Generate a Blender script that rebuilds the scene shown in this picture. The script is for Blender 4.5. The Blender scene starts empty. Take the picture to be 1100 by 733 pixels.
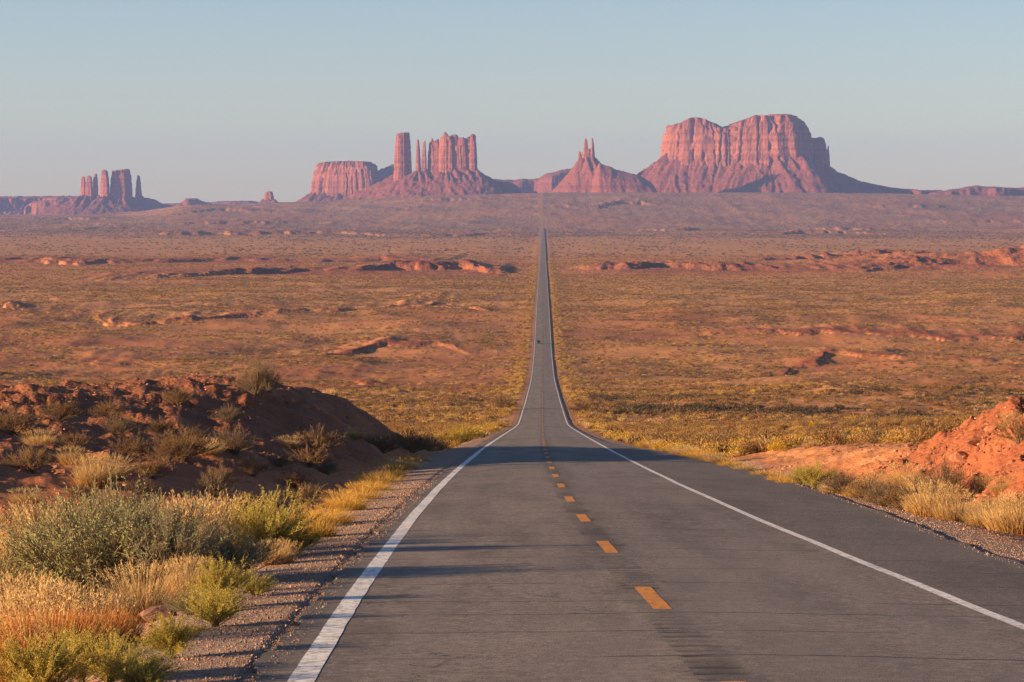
import bpy, math, random
import numpy as np
from mathutils import Vector

random.seed(7)
RNG = np.random.default_rng(11)
SC = bpy.context.scene
COL = SC.collection
R_ = math.radians

# ------------------------------------------------------------------ basics
F = 3000.0            # focal length in photo pixels (1100 wide)
YH = 210.0            # eye level in photo rows
PX0 = 583.0           # column in which the road vanishes

SUN_EL = 10.5
SUN_BACK = 9.0        # degrees the sun stands behind the camera line


def smooth(a, b, x):
    t = np.clip((np.asarray(x, float) - a) / (b - a), 0, 1)
    return t * t * (3 - 2 * t)


_TA = np.random.default_rng(99).uniform(0, 2 * math.pi, 65536)
_TC, _TS = np.cos(_TA), np.sin(_TA)


def noise(x, y, seed=0):
    x, y = np.broadcast_arrays(np.asarray(x, float), np.asarray(y, float))
    ix = np.floor(x)
    iy = np.floor(y)
    fx = x - ix
    fy = y - iy
    ix = ix.astype(np.int64)
    iy = iy.astype(np.int64)
    u = fx * fx * fx * (fx * (fx * 6 - 15) + 10)
    v = fy * fy * fy * (fy * (fy * 6 - 15) + 10)
    hx0, hx1 = ix * 73856093, (ix + 1) * 73856093
    hy0, hy1 = (iy * 19349663) ^ (seed * 83492791), ((iy + 1) * 19349663) ^ (seed * 83492791)

    def g(hx, hy, ox, oy):
        h = hx ^ hy
        h = (h ^ (h >> 15)) & 65535
        return _TC[h] * (fx - ox) + _TS[h] * (fy - oy)
    n0 = g(hx0, hy0, 0, 0) * (1 - u) + g(hx1, hy0, 1, 0) * u
    n1 = g(hx0, hy1, 0, 1) * (1 - u) + g(hx1, hy1, 1, 1) * u
    return (n0 * (1 - v) + n1 * v) * 1.5


def fbm(x, y, octs=4, seed=0, gain=0.5):
    r = 0
    a = 1.0
    for k in range(octs):
        r = r + a * noise(np.asarray(x) * 2 ** k, np.asarray(y) * 2 ** k, seed + 17 * k)
        a *= gain
    return r


def ridged(x, y, octs=4, seed=0):
    r = 0
    a = 1.0
    for k in range(octs):
        r = r + a * (1 - 2 * np.abs(noise(np.asarray(x) * 2 ** k, np.asarray(y) * 2 ** k, seed + 31 * k)))
        a *= 0.5
    return r / 1.9


def pchip(xp, yp):
    xp = np.array(xp, float)
    yp = np.array(yp, float)
    h = np.diff(xp)
    d = np.diff(yp) / h
    m = np.zeros_like(xp)
    m[1:-1] = np.where(d[:-1] * d[1:] > 0, 2 * d[:-1] * d[1:] / (d[:-1] + d[1:] + 1e-30), 0)
    m[0] = d[0]
    m[-1] = d[-1]

    def f(x):
        x = np.asarray(x, float)
        xc = np.clip(x, xp[0], xp[-1])
        i = np.clip(np.searchsorted(xp, xc) - 1, 0, len(h) - 1)
        t = (xc - xp[i]) / h[i]
        return ((2 * t ** 3 - 3 * t ** 2 + 1) * yp[i] + (t ** 3 - 2 * t ** 2 + t) * h[i] * m[i]
                + (-2 * t ** 3 + 3 * t ** 2) * yp[i + 1] + (t ** 3 - t ** 2) * h[i] * m[i + 1])
    return f


# ------------------------------------------------------------------ the road's line
road_z = pchip([-400, -60, 0, 60, 150, 309, 372, 415, 514, 649, 960, 1241, 1450, 2100, 2427, 3480, 5140, 6800, 8600, 30000],
               [14, 2.2, -2.25, -6.85, -13.75, -26.0, -30.8, -33.9, -39.4, -46.5, -60.5, -66.0, -66.0, -68.6, -70.2, -77, -85.5, -90, -92, -92])


def road_x(y):
    y = np.asarray(y, float)
    return np.where(y > -60, 2.35 * np.exp(-np.maximum(y, -60) / 56.0), 2.35 * math.exp(60 / 56.0))


# paved edge to the right of the centre line (a pull-out widens it), and to the left
edge_right = pchip([-400, 0, 20, 42, 64, 93, 129, 165, 210, 300, 30000],
                   [5.6, 5.6, 5.7, 6.1, 7.0, 7.6, 7.1, 5.6, 4.4, 4.05, 4.05])
EDGE_LEFT = 4.02

crest_row = pchip([-4000, -300, 0, 60, 150, 200, 330, 400, 470, 550, 640, 700, 800, 950, 1100, 1400, 5000],
                  [222, 228, 231, 231, 227, 220.5, 217, 214, 210.5, 208, 207, 207, 207, 208, 211, 213, 220])

mound_h = pchip([-90, -60, -45, -32, -24.3, -19.7, -15, -12.6, -10.3, -7.6, -6.6, -5.4],
                [4.4, 4.4, 4.0, 3.1, 3.2, 3.75, 3.95, 3.65, 2.7, 1.0, 0.35, 0])
mound_left_y = pchip([30, 52, 66, 80, 98, 118, 150, 172, 200], [0, 0, .22, .5, .72, .98, 1, .6, 0])
mound_right_y = pchip([30, 62, 90, 108, 116, 124, 156, 172, 196], [0, 0, .30, .44, .66, 1, 1, .5, 0])
bank_top = pchip([20, 42, 52, 62, 72, 82, 88, 94, 102, 113, 124, 138, 172], [.2, .5, 1.3, 2.1, 2.6, 2.75, 2.3, 1.6, 1.35, 1.25, 1.1, .9, 0])
bank_foot = pchip([20, 45, 64, 80, 95, 110, 130, 170], [10.0, 10.2, 10.3, 10.2, 9.5, 8.6, 8.2, 8.2])


def scarp(x, y, y0, h, width, seed, decay, wob, xs=160.):
    """a ledge of harder rock: a broken step up, gullied along its face, easing off behind"""
    line = y0 + fbm(x / xs, x * 0 + seed, 4, seed) * wob + ridged(x / (xs * .16), x * 0 + seed, 2, seed + 1) * width * 1.6
    t = y - line
    step = .55 * smooth(0, width * .5, t) + .45 * smooth(width * 1.1, width * 1.7, t + width * .8 * noise(x / (xs * .07), y / 60, seed + 2))
    rough_ = 1 + .35 * fbm(x / (xs * .08), y / (xs * .2), 3, seed + 3)
    return h * step * rough_ * np.exp(-np.maximum(t - width, 0) / decay), step * (1 - smooth(width * 1.6, width * 7, t))


def terrain(x, y, full=False):
    """height of the ground, plus how much plant cover, gravel, bare red earth it carries"""
    x = np.asarray(x, float)
    y = np.asarray(y, float)
    base = road_z(y)
    s = x - road_x(y)
    out = np.where(s > 0, s - edge_right(y), -s - EDGE_LEFT) + 300 * smooth(8480, 8900, y)
    w = np.maximum(smooth(4, 70, out), smooth(8500, 9100, y))
    mid = smooth(140, 420, y) * (1 - .65 * smooth(1500, 2600, y))
    near = 1 - smooth(900, 1600, y)
    z = base + 0
    # general swell of the desert floor
    z = z + w * mid * (fbm(x / 150 + 3.1, y / 150, 3, 5) * 3.4 + ridged(x / 70, y / 95, 3, 9) * 1.5 - .9)
    z = z + smooth(3, 16, out) * near * fbm(x / 14, y / 14, 3, 21) * .34
    # swales that run across the slope to the right of the road
    gully = np.exp(-((y - 525 - fbm(x / 70, x * 0, 2, 3) * 25 + .1 * x) / 15) ** 2) * smooth(9, 40, out) * (x > 0)
    z = z - 1.2 * gully
    gully2 = np.exp(-((y - 610 - fbm(x / 90, x * 0 + 4, 2, 8) * 60) / 26) ** 2) * smooth(9, 60, out)
    z = z - 2.2 * gully2
    red = np.zeros_like(z) + .25 * gully
    # ledges of red rock
    for (y0, h, wd, sd, dec, wob, lo, hi, xs) in (
            (700, 1.1, 7, 41, 60, 120, -400, -9, 60), (840, 1.2, 6, 43, 90, 150, -400, -40, 60),
            (560, 1.4, 6, 47, 40, 70, -400, -32, 45),
            (1130, 1.6, 9, 51, 110, 160, -600, -14, 110), (1560, 3.0, 12, 53, 160, 180, -900, -26, 140),
            (1010, 1.5, 7, 57, 60, 120, 14, 700, 90), (1330, 1.4, 10, 59, 120, 120, 30, 900, 120),
            (2500, 7.5, 22, 61, 260, 260, -420, -30, 260), (3150, 7, 30, 63, 300, 300, -1500, -100, 300),
            (2600, 8.5, 28, 67, 300, 220, 16, 1400, 220), (3200, 9, 30, 69, 300, 260, 200, 1800, 260)):
        zz, face = scarp(x, y, y0, h, wd, sd, dec, wob, xs)
        m = smooth(lo, lo + .15 * (hi - lo), x) * (1 - smooth(hi - (12 if hi < 0 else 200), hi, x)) if hi < 0 else \
            smooth(lo, lo + 60, x) * (1 - smooth(hi - 200, hi, x))
        var = np.clip(.35 + .8 * fbm(x / (xs * .7), y / 900, 2, sd + 5) + .45 * ridged(x / (xs * .14), y / 400, 2, sd + 6), .05, 1.15)
        z = z + zz * m * var
        red = np.maximum(red, np.clip(face * m * (.4 + var), 0, 1))
        if wd > 20:
            red = np.maximum(red, .75 * m * smooth(-120, 0, y - y0) * (1 - smooth(120, 420, y - y0)))
    # the hill that closes the right end of the far ledge
    bump = np.exp(-(((x - 560) / 230) ** 2 + ((y - 2860) / 330) ** 2))
    z = z + 17 * bump * (1 + .5 * fbm(x / 60, y / 90, 3, 77))
    red = np.maximum(red, .75 * bump)
    # broken ground below the buttes
    rough = smooth(5600, 8200, y)
    px = np.where(y > 100, x / np.maximum(y, 100) * F + PX0, np.where(x > 0, 5000, -4000))
    crest = (YH - crest_row(px)) / F * 11000.
    z = z * 1.0 + smooth(7600, 10900, y) * (crest - base)
    z = z + rough * w * (ridged(x / 420, y / 520, 5, 71) * 8 - 5 + ridged(x / 90, y / 170, 3, 73) * 2.2) * (1 - .7 * smooth(10300, 11000, y))
    for (y0, h, sd) in ((6300, 9, 201), (7300, 10, 203), (8300, 9, 205), (9300, 9, 207), (10000, 7, 209)):
        zz, face = scarp(x, y, y0, h, 45, sd, 260, 420, 420)
        m = w * np.clip(.1 + 1.1 * fbm(x / 500, y / 1500, 2, sd + 5), 0, 1)
        z = z + zz * m
        red = np.maximum(red, face * np.clip(m * 2, 0, .9))
    z = z - 30 * smooth(11050, 12500, y)
    red = np.maximum(red, rough * np.clip(.1 + .8 * fbm(x / 600, y / 500, 3, 72), 0, .6))
    # cut bank to the left of the road
    wl = smooth(-25, -12, x)
    fy = mound_left_y(y) * (1 - wl) + mound_right_y(y) * wl
    hm = mound_h(x + .9 * fbm(y / 9., x / 20., 2, 83)) * fy * (x < -5) * (1 - smooth(60, 90, -x))
    z = z + hm * (1 + .06 * fbm(x / 3., y / 3., 3, 81))
    lump = smooth(.25, 1.2, hm)
    z = z + lump * (fbm(x / 2.2, y / 2.2, 4, 85) * .26 + ridged(x / 6., y / 8., 3, 86) * .26 - .1 + ridged(x / .9, y / 1.1, 3, 84) * .06)
    # cut bank and sand heap to the right
    u = x - bank_foot(y) - .5 * fbm(y / 6., x * 0, 2, 87)
    hb = np.minimum(bank_top(y) * smooth(-.4, 4.2, u), bank_top(y)) * (1 - .8 * smooth(14, 40, u)) * (x > 3)
    z = z + hb
    lumpr = smooth(.15, .8, hb)
    z = z + lumpr * (1 - .75 * smooth(90, 102, y)) * (fbm(x / 1.6, y / 1.9, 4, 89) * .30 + ridged(x / .8, y / .9, 3, 88) * .13 - .05 + .14 * smooth(-.1, .1, noise(x / .9, y / 2.2, 90)))
    # ditch beside the embankment
    n60 = 1 - smooth(150, 330, y)
    z = z - n60 * .62 * smooth(1.2, 3.6, out) * np.exp(-np.maximum(out - 4., 0) / 9) * np.where(s < 0, 1, .55)
    z = z - (1 - n60) * .45 * smooth(1.5, 14, out) * (1 - smooth(30, 90, out))
    z = z - .014 * np.clip(np.abs(s), 0, 8.5) - smooth(0, 1.6, out) * .06 - .035 - .00005 * np.maximum(y, 0)
    z = z + smooth(.3, 2.5, out) * (1 - smooth(200, 500, y)) * fbm(x / 1.1, y / 1.1, 3, 91) * .05
    # trough that carries the paving
    hw = .18 + .0011 * np.maximum(y, 0)
    z = z - (.02 + .00005 * np.maximum(y, 0)) * (1 - smooth(hw * .5, hw, out)) * (1 - smooth(8500, 9000, y))
    if not full:
        return z
    grav = (1 - smooth(1.25, 2.7, out + .9 * fbm(x / 1.2, y / 2.4, 3, 93) + np.where(s > 0, .5, .0))) * (1 - .8 * smooth(160, 420, y))
    # gravel wash between the roadside plants
    grav = np.maximum(grav, .8 * (x < 0) * smooth(20, 26, y) * (1 - smooth(37, 46, y)) * (1 - smooth(3.2, 5.4, out)))
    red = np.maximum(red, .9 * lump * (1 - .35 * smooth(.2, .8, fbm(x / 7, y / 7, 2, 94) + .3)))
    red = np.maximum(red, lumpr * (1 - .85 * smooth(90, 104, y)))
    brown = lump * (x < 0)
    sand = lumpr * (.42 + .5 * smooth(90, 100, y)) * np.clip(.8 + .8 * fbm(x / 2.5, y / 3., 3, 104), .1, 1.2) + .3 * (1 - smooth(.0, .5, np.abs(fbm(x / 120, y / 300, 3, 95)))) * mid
    veg = np.clip(.58 + .55 * fbm(x / 90, y / 260, 4, 96) + .1 * fbm(x / 9, y / 14, 2, 97), 0, 1)
    # the two long bands of pale grass on the far plain
    band = smooth(1500, 1750, y + 200 * fbm(x / 500, y / 900, 2, 98)) * (1 - smooth(2150, 2450, y + 150 * fbm(x / 400, y / 900, 2, 99)))
    band2 = smooth(3300, 3900, y + 300 * fbm(x / 700, y / 2000, 2, 98)) * (1 - smooth(5600, 6600, y + 500 * fbm(x / 900, y / 1800, 2, 99)))
    veg = np.maximum(veg * (1 - .5 * smooth(2300, 2600, y) * (1 - smooth(3200, 3600, y))), np.maximum(band, band2) * .95)
    bare = smooth(.0, .4, fbm(x / 90 + 9, y / 150, 3, 105)) * smooth(330, 480, y) * (1 - smooth(1250, 1500, y)) * np.where(x < 0, 1., .45)
    veg = veg * (1 - .42 * bare)
    red = np.maximum(red, .35 * bare)
    veg = veg * (1 - .85 * red)
    sage = smooth(5400, 6600, y + 500 * fbm(x / 900, y / 1800, 2, 99)) * np.clip(.75 + .6 * fbm(x / 260, y / 700, 4, 102), .15, 1) * (1 - .8 * red)
    veg = np.where(y < 150, veg * .5, veg)
    veg = np.where(hm > .3, veg * .3, veg)
    return z, veg, grav, red, sand, sage, brown


def ground_at(x, y):
    return float(terrain(np.array([x]), np.array([y]))[0])


# ------------------------------------------------------------------ helpers for objects
def link(o, parent=None):
    COL.objects.link(o)
    if parent is not None:
        o.parent = parent
    return o


def mesh_np(name, verts, faces, attrs=None, smooth_shade=False):
    """faces: (n,4) or (n,3) array, or a list of such arrays"""
    me = bpy.data.meshes.new(name)
    verts = np.asarray(verts, np.float32)
    fl = faces if isinstance(faces, list) else [faces]
    fl = [np.asarray(f, np.int32) for f in fl if len(f)]
    me.vertices.add(len(verts))
    me.vertices.foreach_set('co', verts.ravel())
    nl = sum(f.size for f in fl)
    nf = sum(len(f) for f in fl)
    me.loops.add(nl)
    me.polygons.add(nf)
    me.loops.foreach_set('vertex_index', np.concatenate([f.ravel() for f in fl]))
    tot = np.concatenate([np.full(len(f), f.shape[1], np.int32) for f in fl])
    st = np.concatenate([[0], np.cumsum(tot)[:-1]]).astype(np.int32)
    me.polygons.foreach_set('loop_start', st)
    me.polygons.foreach_set('loop_total', tot)
    if attrs:
        for k, a in attrs.items():
            at = me.attributes.new(k, 'FLOAT', 'POINT')
            at.data.foreach_set('value', np.asarray(a, np.float32))
    me.update(calc_edges=True)
    if smooth_shade:
        me.polygons.foreach_set('use_smooth', np.ones(nf, bool))
    return me


def obj(name, me, mat=None, parent=None):
    o = bpy.data.objects.new(name, me)
    if mat is not None and len(me.materials) == 0:
        me.materials.append(mat)
    return link(o, parent)


def empty(name, loc, label, cat, group=None):
    o = bpy.data.objects.new(name, None)
    o.location = loc
    o.empty_display_size = .2
    link(o)
    return tag(o, label, cat, group)


def tag(o, label=None, cat=None, group=None, kind=None):
    if label:
        o['label'] = label
    if cat:
        o['category'] = cat
    if group:
        o['group'] = group
    if kind:
        o['kind'] = kind
    return o


def copy_thing(src, loc, rz, scale, label=None, group=None):
    r = src.copy()
    link(r)
    r.location = loc
    r.rotation_euler = (0, 0, rz)
    r.scale = scale if hasattr(scale, '__len__') else (scale,) * 3
    if label:
        r['label'] = label
    if group:
        r['group'] = group
    for ch in src.children:
        c = ch.copy()
        link(c, r)
    return r


# ------------------------------------------------------------------ materials
class NT:
    def __init__(self, name):
        self.m = bpy.data.materials.new(name)
        self.m.use_nodes = True
        self.t = self.m.node_tree
        self.t.nodes.clear()
        self.out = self.t.nodes.new('ShaderNodeOutputMaterial')

    def n(self, typ, **kw):
        nd = self.t.nodes.new(typ)
        ins = kw.pop('ins', {})
        for k, v in kw.items():
            setattr(nd, k, v)
        for k, v in ins.items():
            if hasattr(v, 'is_output') or isinstance(v, bpy.types.NodeSocket):
                self.t.links.new(v, nd.inputs[k])
            else:
                nd.inputs[k].default_value = v
        return nd

    def attr(self, name):
        return self.n('ShaderNodeAttribute', attribute_name=name).outputs['Fac']

    def math(self, op, a, b=None, c=None, clamp=False):
        nd = self.n('ShaderNodeMath', operation=op, use_clamp=clamp)
        for i, v in enumerate((a, b, c)):
            if v is None:
                continue
            if isinstance(v, bpy.types.NodeSocket):
                self.t.links.new(v, nd.inputs[i])
            else:
                nd.inputs[i].default_value = v
        return nd.outputs[0]

    def mix(self, f, a, b, blend='MIX'):
        nd = self.n('ShaderNodeMix', data_type='RGBA', blend_type=blend)
        for i, v in ((0, f), (6, a), (7, b)):
            if isinstance(v, bpy.types.NodeSocket):
                self.t.links.new(v, nd.inputs[i])
            elif i == 0:
                nd.inputs[0].default_value = v
            else:
                nd.inputs[i].default_value = (*v, 1)
        return nd.outputs[2]

    def noise(self, vec, scale, detail=4, rough=.55, dim='3D'):
        nd = self.n('ShaderNodeTexNoise', noise_dimensions=dim)
        if vec is not None:
            self.t.links.new(vec, nd.inputs['Vector'])
        nd.inputs['Scale'].default_value = scale
        nd.inputs['Detail'].default_value = detail
        nd.inputs['Roughness'].default_value = rough
        return nd.outputs['Fac']

    def ramp(self, f, stops):
        nd = self.n('ShaderNodeValToRGB')
        self.t.links.new(f, nd.inputs[0])
        el = nd.color_ramp.elements
        while len(el) < len(stops):
            el.new(.5)
        for e, (p, c) in zip(el, stops):
            e.position = p
            e.color = (*c, 1) if hasattr(c, '__len__') else (c, c, c, 1)
        return nd.outputs[0]

    def range(self, v, a, b, c=0., d=1.):
        nd = self.n('ShaderNodeMapRange')
        self.t.links.new(v, nd.inputs[0])
        for i, q in enumerate((a, b, c, d)):
            nd.inputs[i + 1].default_value = q
        return nd.outputs[0]

    def scaled(self, vec, s):
        nd = self.n('ShaderNodeMapping', vector_type='POINT')
        self.t.links.new(vec, nd.inputs['Vector'])
        nd.inputs['Scale'].default_value = s
        return nd.outputs[0]

    def pos(self):
        return self.n('ShaderNodeNewGeometry').outputs['Position']

    def bump(self, h, strength, dist, normal=None):
        nd = self.n('ShaderNodeBump')
        self.t.links.new(h, nd.inputs['Height'])
        nd.inputs['Strength'].default_value = strength
        nd.inputs['Distance'].default_value = dist
        if normal is not None:
            self.t.links.new(normal, nd.inputs['Normal'])
        return nd.outputs[0]

    def finish(self, color, rough=.9, normal=None, spec=.2, metal=0., transluc=0., tcol=None):
        b = self.n('ShaderNodeBsdfPrincipled')
        if isinstance(color, bpy.types.NodeSocket):
            self.t.links.new(color, b.inputs['Base Color'])
        else:
            b.inputs['Base Color'].default_value = (*color, 1)
        if isinstance(rough, bpy.types.NodeSocket):
            self.t.links.new(rough, b.inputs['Roughness'])
        else:
            b.inputs['Roughness'].default_value = rough
        b.inputs['Specular IOR Level'].default_value = spec
        b.inputs['Metallic'].default_value = metal
        if normal is not None:
            self.t.links.new(normal, b.inputs['Normal'])
        sh = b.outputs[0]
        if transluc > 0:
            tr = self.n('ShaderNodeBsdfTranslucent')
            c = tcol if tcol is not None else color
            if isinstance(c, bpy.types.NodeSocket):
                self.t.links.new(c, tr.inputs['Color'])
            else:
                tr.inputs['Color'].default_value = (*c, 1)
            mx = self.n('ShaderNodeMixShader')
            mx.inputs[0].default_value = transluc
            self.t.links.new(sh, mx.inputs[1])
            self.t.links.new(tr.outputs[0], mx.inputs[2])
            sh = mx.outputs[0]
        self.t.links.new(sh, self.out.inputs['Surface'])
        return self.m


def mat_ground():
    k = NT('desert_ground')
    p = k.pos()
    veg, grav, red, sand = k.attr('veg'), k.attr('grav'), k.attr('red'), k.attr('sand')
    n_big = k.noise(p, .02, 5)
    n_mid = k.noise(p, .35, 6, .62)
    n_fin = k.noise(p, 6., 6, .7)
    n_px = k.noise(k.scaled(p, (.14, .03, .14)), 1.0, 5, .75)
    soil = k.mix(k.range(n_mid, .35, .68), (.34, .122, .049), (.45, .18, .077))
    soil = k.mix(k.range(n_fin, .5, .75, 0, .5), soil, (.30, .095, .04))
    soil = k.mix(k.math('MULTIPLY', sand, .85), soil, k.mix(k.range(n_mid, .3, .7), (.50, .215, .095), (.57, .275, .135)))
    redc = k.mix(k.range(n_mid, .3, .7), (.19, .052, .026), (.31, .095, .043))
    redc = k.mix(k.math('MULTIPLY', k.attr('far'), k.range(k.noise(k.scaled(p, (.04, .02, .04)), 1., 6, .7), .42, .6, 0, .8)), redc, (.11, .05, .035))
    redc = k.mix(k.range(n_fin, .45, .7, 0, .55), redc, (.13, .045, .03))
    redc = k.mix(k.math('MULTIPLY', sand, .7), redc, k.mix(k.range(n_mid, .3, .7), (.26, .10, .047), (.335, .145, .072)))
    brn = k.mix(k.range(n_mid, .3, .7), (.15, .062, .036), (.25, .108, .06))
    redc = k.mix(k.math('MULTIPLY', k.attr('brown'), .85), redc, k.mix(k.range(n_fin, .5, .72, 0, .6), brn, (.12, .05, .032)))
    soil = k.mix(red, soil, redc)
    vegc = k.mix(k.range(n_mid, .3, .7), (.24, .15, .058), (.42, .25, .095))
    vegc = k.mix(k.range(n_big, .35, .65), vegc, (.47, .26, .10))
    vm = k.math('MULTIPLY', veg, k.range(k.math('ADD', n_fin, k.math('MULTIPLY', n_px, .6)), .55, .95), clamp=True)
    vm = k.math('MAXIMUM', vm, k.math('MULTIPLY', veg, .62))
    col = k.mix(vm, soil, vegc)
    col = k.mix(k.math('MULTIPLY', k.attr('sage'), k.range(n_px, .3, .6, .6, 1.)), col, k.mix(k.range(n_mid, .3, .7), (.19, .115, .062), (.28, .172, .092)))
    # gravel
    vo = k.n('ShaderNodeTexVoronoi', feature='F1', ins={'Vector': p, 'Scale': 44., 'Randomness': 1.})
    vo2 = k.n('ShaderNodeTexVoronoi', feature='F1', ins={'Vector': p, 'Scale': 60., 'Randomness': 1.})
    gcol = k.mix(k.n('ShaderNodeSeparateColor', ins={0: vo.outputs['Color']}).outputs[0], (.20, .135, .105), (.37, .285, .23))
    gcol = k.mix(k.range(n_mid, .4, .65, 0, .5), gcol, (.27, .16, .105))
    gm = k.math('MULTIPLY', grav, k.range(n_fin, .3, .5, .75, 1.))
    col = k.mix(gm, col, gcol)
    h1 = k.math('MULTIPLY', k.math('SUBTRACT', .5, vo.outputs['Distance']), k.math('MULTIPLY', grav, .008))
    h2 = k.math('MULTIPLY', n_fin, .05)
    h3 = k.math('MULTIPLY', n_mid, .28)
    far = k.attr('far')
    cl1 = k.n('ShaderNodeTexVoronoi', feature='F1', ins={'Vector': p, 'Scale': 2.1, 'Randomness': 1.}).outputs['Distance']
    cl2 = k.n('ShaderNodeTexVoronoi', feature='F1', ins={'Vector': p, 'Scale': 6.5, 'Randomness': 1.}).outputs['Distance']
    crumb = k.math('ADD', k.math('MULTIPLY', cl1, -.10), k.math('MULTIPLY', cl2, -.06))
    h4 = k.math('MULTIPLY', k.math('MULTIPLY', crumb, red), k.math('SUBTRACT', 1., far))
    n_roc = k.noise(k.scaled(p, (.05, .02, .05)), 1., 6, .7)
    h5 = k.math('MULTIPLY', k.math('MULTIPLY', n_roc, far), k.math('ADD', 1.2, k.math('MULTIPLY', red, 6.)))
    h = k.math('ADD', k.math('ADD', k.math('ADD', h1, h2), h3), k.math('ADD', h4, h5))
    nrm = k.bump(h, 1.0, 1.0)
    return k.finish(col, .95, nrm, .1)


def mat_asphalt():
    k = NT('old_asphalt')
    p = k.pos()
    lat = k.attr('lat')
    n1 = k.noise(p, 55., 3, .7)
    n2 = k.noise(k.scaled(p, (.9, .12, .9)), 1.0, 5, .6)
    n3 = k.noise(k.scaled(p, (.25, .03, .25)), 1.0, 4, .6)
    n0 = k.noise(p, 10., 5, .8)
    base = k.mix(k.range(n1, .3, .72), (.085, .068, .058), (.285, .238, .20))
    base = k.mix(k.range(n0, .36, .5, .9, 0.), base, (.045, .037, .033))
    base = k.mix(k.range(n0, .55, .68, 0., .95), base, (.36, .30, .255))
    pat = k.noise(k.scaled(p, (.55, .09, .55)), 1., 6, .72)
    base = k.mix(k.range(pat, .53, .62, 0, .55), base, (.055, .046, .041))
    base = k.mix(k.range(n2, .42, .66, 0, .7), base, (.075, .064, .058))
    base = k.mix(k.range(k.noise(p, 4.5, 5, .7), .5, .68, 0, .5), base, (.30, .25, .21))
    base = k.mix(k.range(n3, .45, .7, 0, .45), base, (.21, .18, .155))
    # paler wheel paths, a darker pull-out beyond the right edge line and dark worn edges
    a = k.math('ABSOLUTE', lat)
    w = k.math('SUBTRACT', 1., k.math('MULTIPLY', k.math('ABSOLUTE', k.math('SUBTRACT', k.math('ABSOLUTE', k.math('SUBTRACT', a, 1.8)), .9)), 2.2), clamp=True)
    base = k.mix(k.math('MULTIPLY', w, .30), base, (.20, .175, .155))
    pull = k.range(lat, 3.62, 3.85)
    base = k.mix(k.math('MULTIPLY', pull, .5), base, k.mix(k.range(n1, .4, .8), (.045, .038, .034), (.16, .135, .12)))
    lft = k.range(lat, -3.7, -3.95)
    base = k.mix(k.math('MULTIPLY', lft, .55), base, k.mix(k.range(n1, .4, .8), (.05, .043, .04), (.17, .14, .12)))
    spk = k.range(k.noise(p, 21., 2, .5), .69, .73)
    base = k.mix(k.math('MULTIPLY', spk, k.math('ADD', k.math('MULTIPLY', pull, .5), .3)), base, (.55, .46, .38))
    # sealed seam along the centre, cracks across
    xy = k.n('ShaderNodeSeparateXYZ', ins={0: p})
    wob = k.math('MULTIPLY', k.math('SUBTRACT', k.noise(p, .55, 4, .6), .5), .55)
    yy = k.math('ADD', xy.outputs[1], wob)
    cv = k.n('ShaderNodeTexVoronoi', voronoi_dimensions='1D', feature='DISTANCE_TO_EDGE', ins={'W': yy, 'Scale': .36, 'Randomness': 1.})
    crack = k.math('SUBTRACT', 1., k.range(cv.outputs['Distance'], .006, .02))
    part = k.range(k.noise(k.scaled(p, (.35, .5, .35)), 1., 3, .5), .40, .50)
    crack = k.math('MULTIPLY', crack, part)
    base = k.mix(k.math('MULTIPLY', crack, .95), base, (.028, .024, .022))
    cl = k.math('ADD', a, k.math('MULTIPLY', k.math('SUBTRACT', k.noise(k.scaled(p, (1, .6, 1)), 1.4, 3), .5), .5))
    seam = k.math('SUBTRACT', 1., k.range(cl, .1, .36))
    seam = k.math('MULTIPLY', seam, k.range(k.noise(k.scaled(p, (.3, .3, .3)), 1., 3), .42, .6, .15, .7))
    base = k.mix(seam, base, (.045, .038, .035))
    base = k.mix(k.math('MULTIPLY', k.attr('slot'), k.range(n2, .35, .6, .85, 1.)), base, (.022, .019, .017))
    vc = k.n('ShaderNodeTexVoronoi', feature='DISTANCE_TO_EDGE', ins={'Vector': k.n('ShaderNodeVectorMath', operation='ADD', ins={0: k.scaled(p, (.28, .16, .28)), 1: k.n('ShaderNodeTexNoise', ins={'Scale': 1.3, 'Detail': 4., 'Vector': p}).outputs['Color']}).outputs[0], 'Scale': 1., 'Randomness': 1.})
    br = k.math('MULTIPLY', k.math('SUBTRACT', 1., k.range(vc.outputs['Distance'], .003, .012)), k.range(k.noise(k.scaled(p, (.2, .1, .2)), 1., 3), .5, .58))
    base = k.mix(k.math('MULTIPLY', br, .8), base, (.03, .026, .024))
    h = k.math('ADD', k.math('MULTIPLY', n1, .006), k.math('MULTIPLY', n0, .004))
    nrm = k.bump(h, 1., 1.)
    return k.finish(base, k.range(n1, .3, .7, .95, .72), nrm, .3)


def mat_paint(name, col, dark, wear):
    k = NT(name)
    p = k.pos()
    n = k.noise(p, 9., 6, .7)
    n2 = k.noise(k.scaled(p, (1., .15, 1.)), 3., 5, .65)
    c = k.mix(k.range(n2, .3, .7), col, tuple(v * .82 for v in col))
    c = k.mix(k.range(n, wear, wear + .12, 0, .8), c, dark)
    return k.finish(c, .7, k.bump(k.noise(p, 55., 3, .7), 1., .004), .3)


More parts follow.
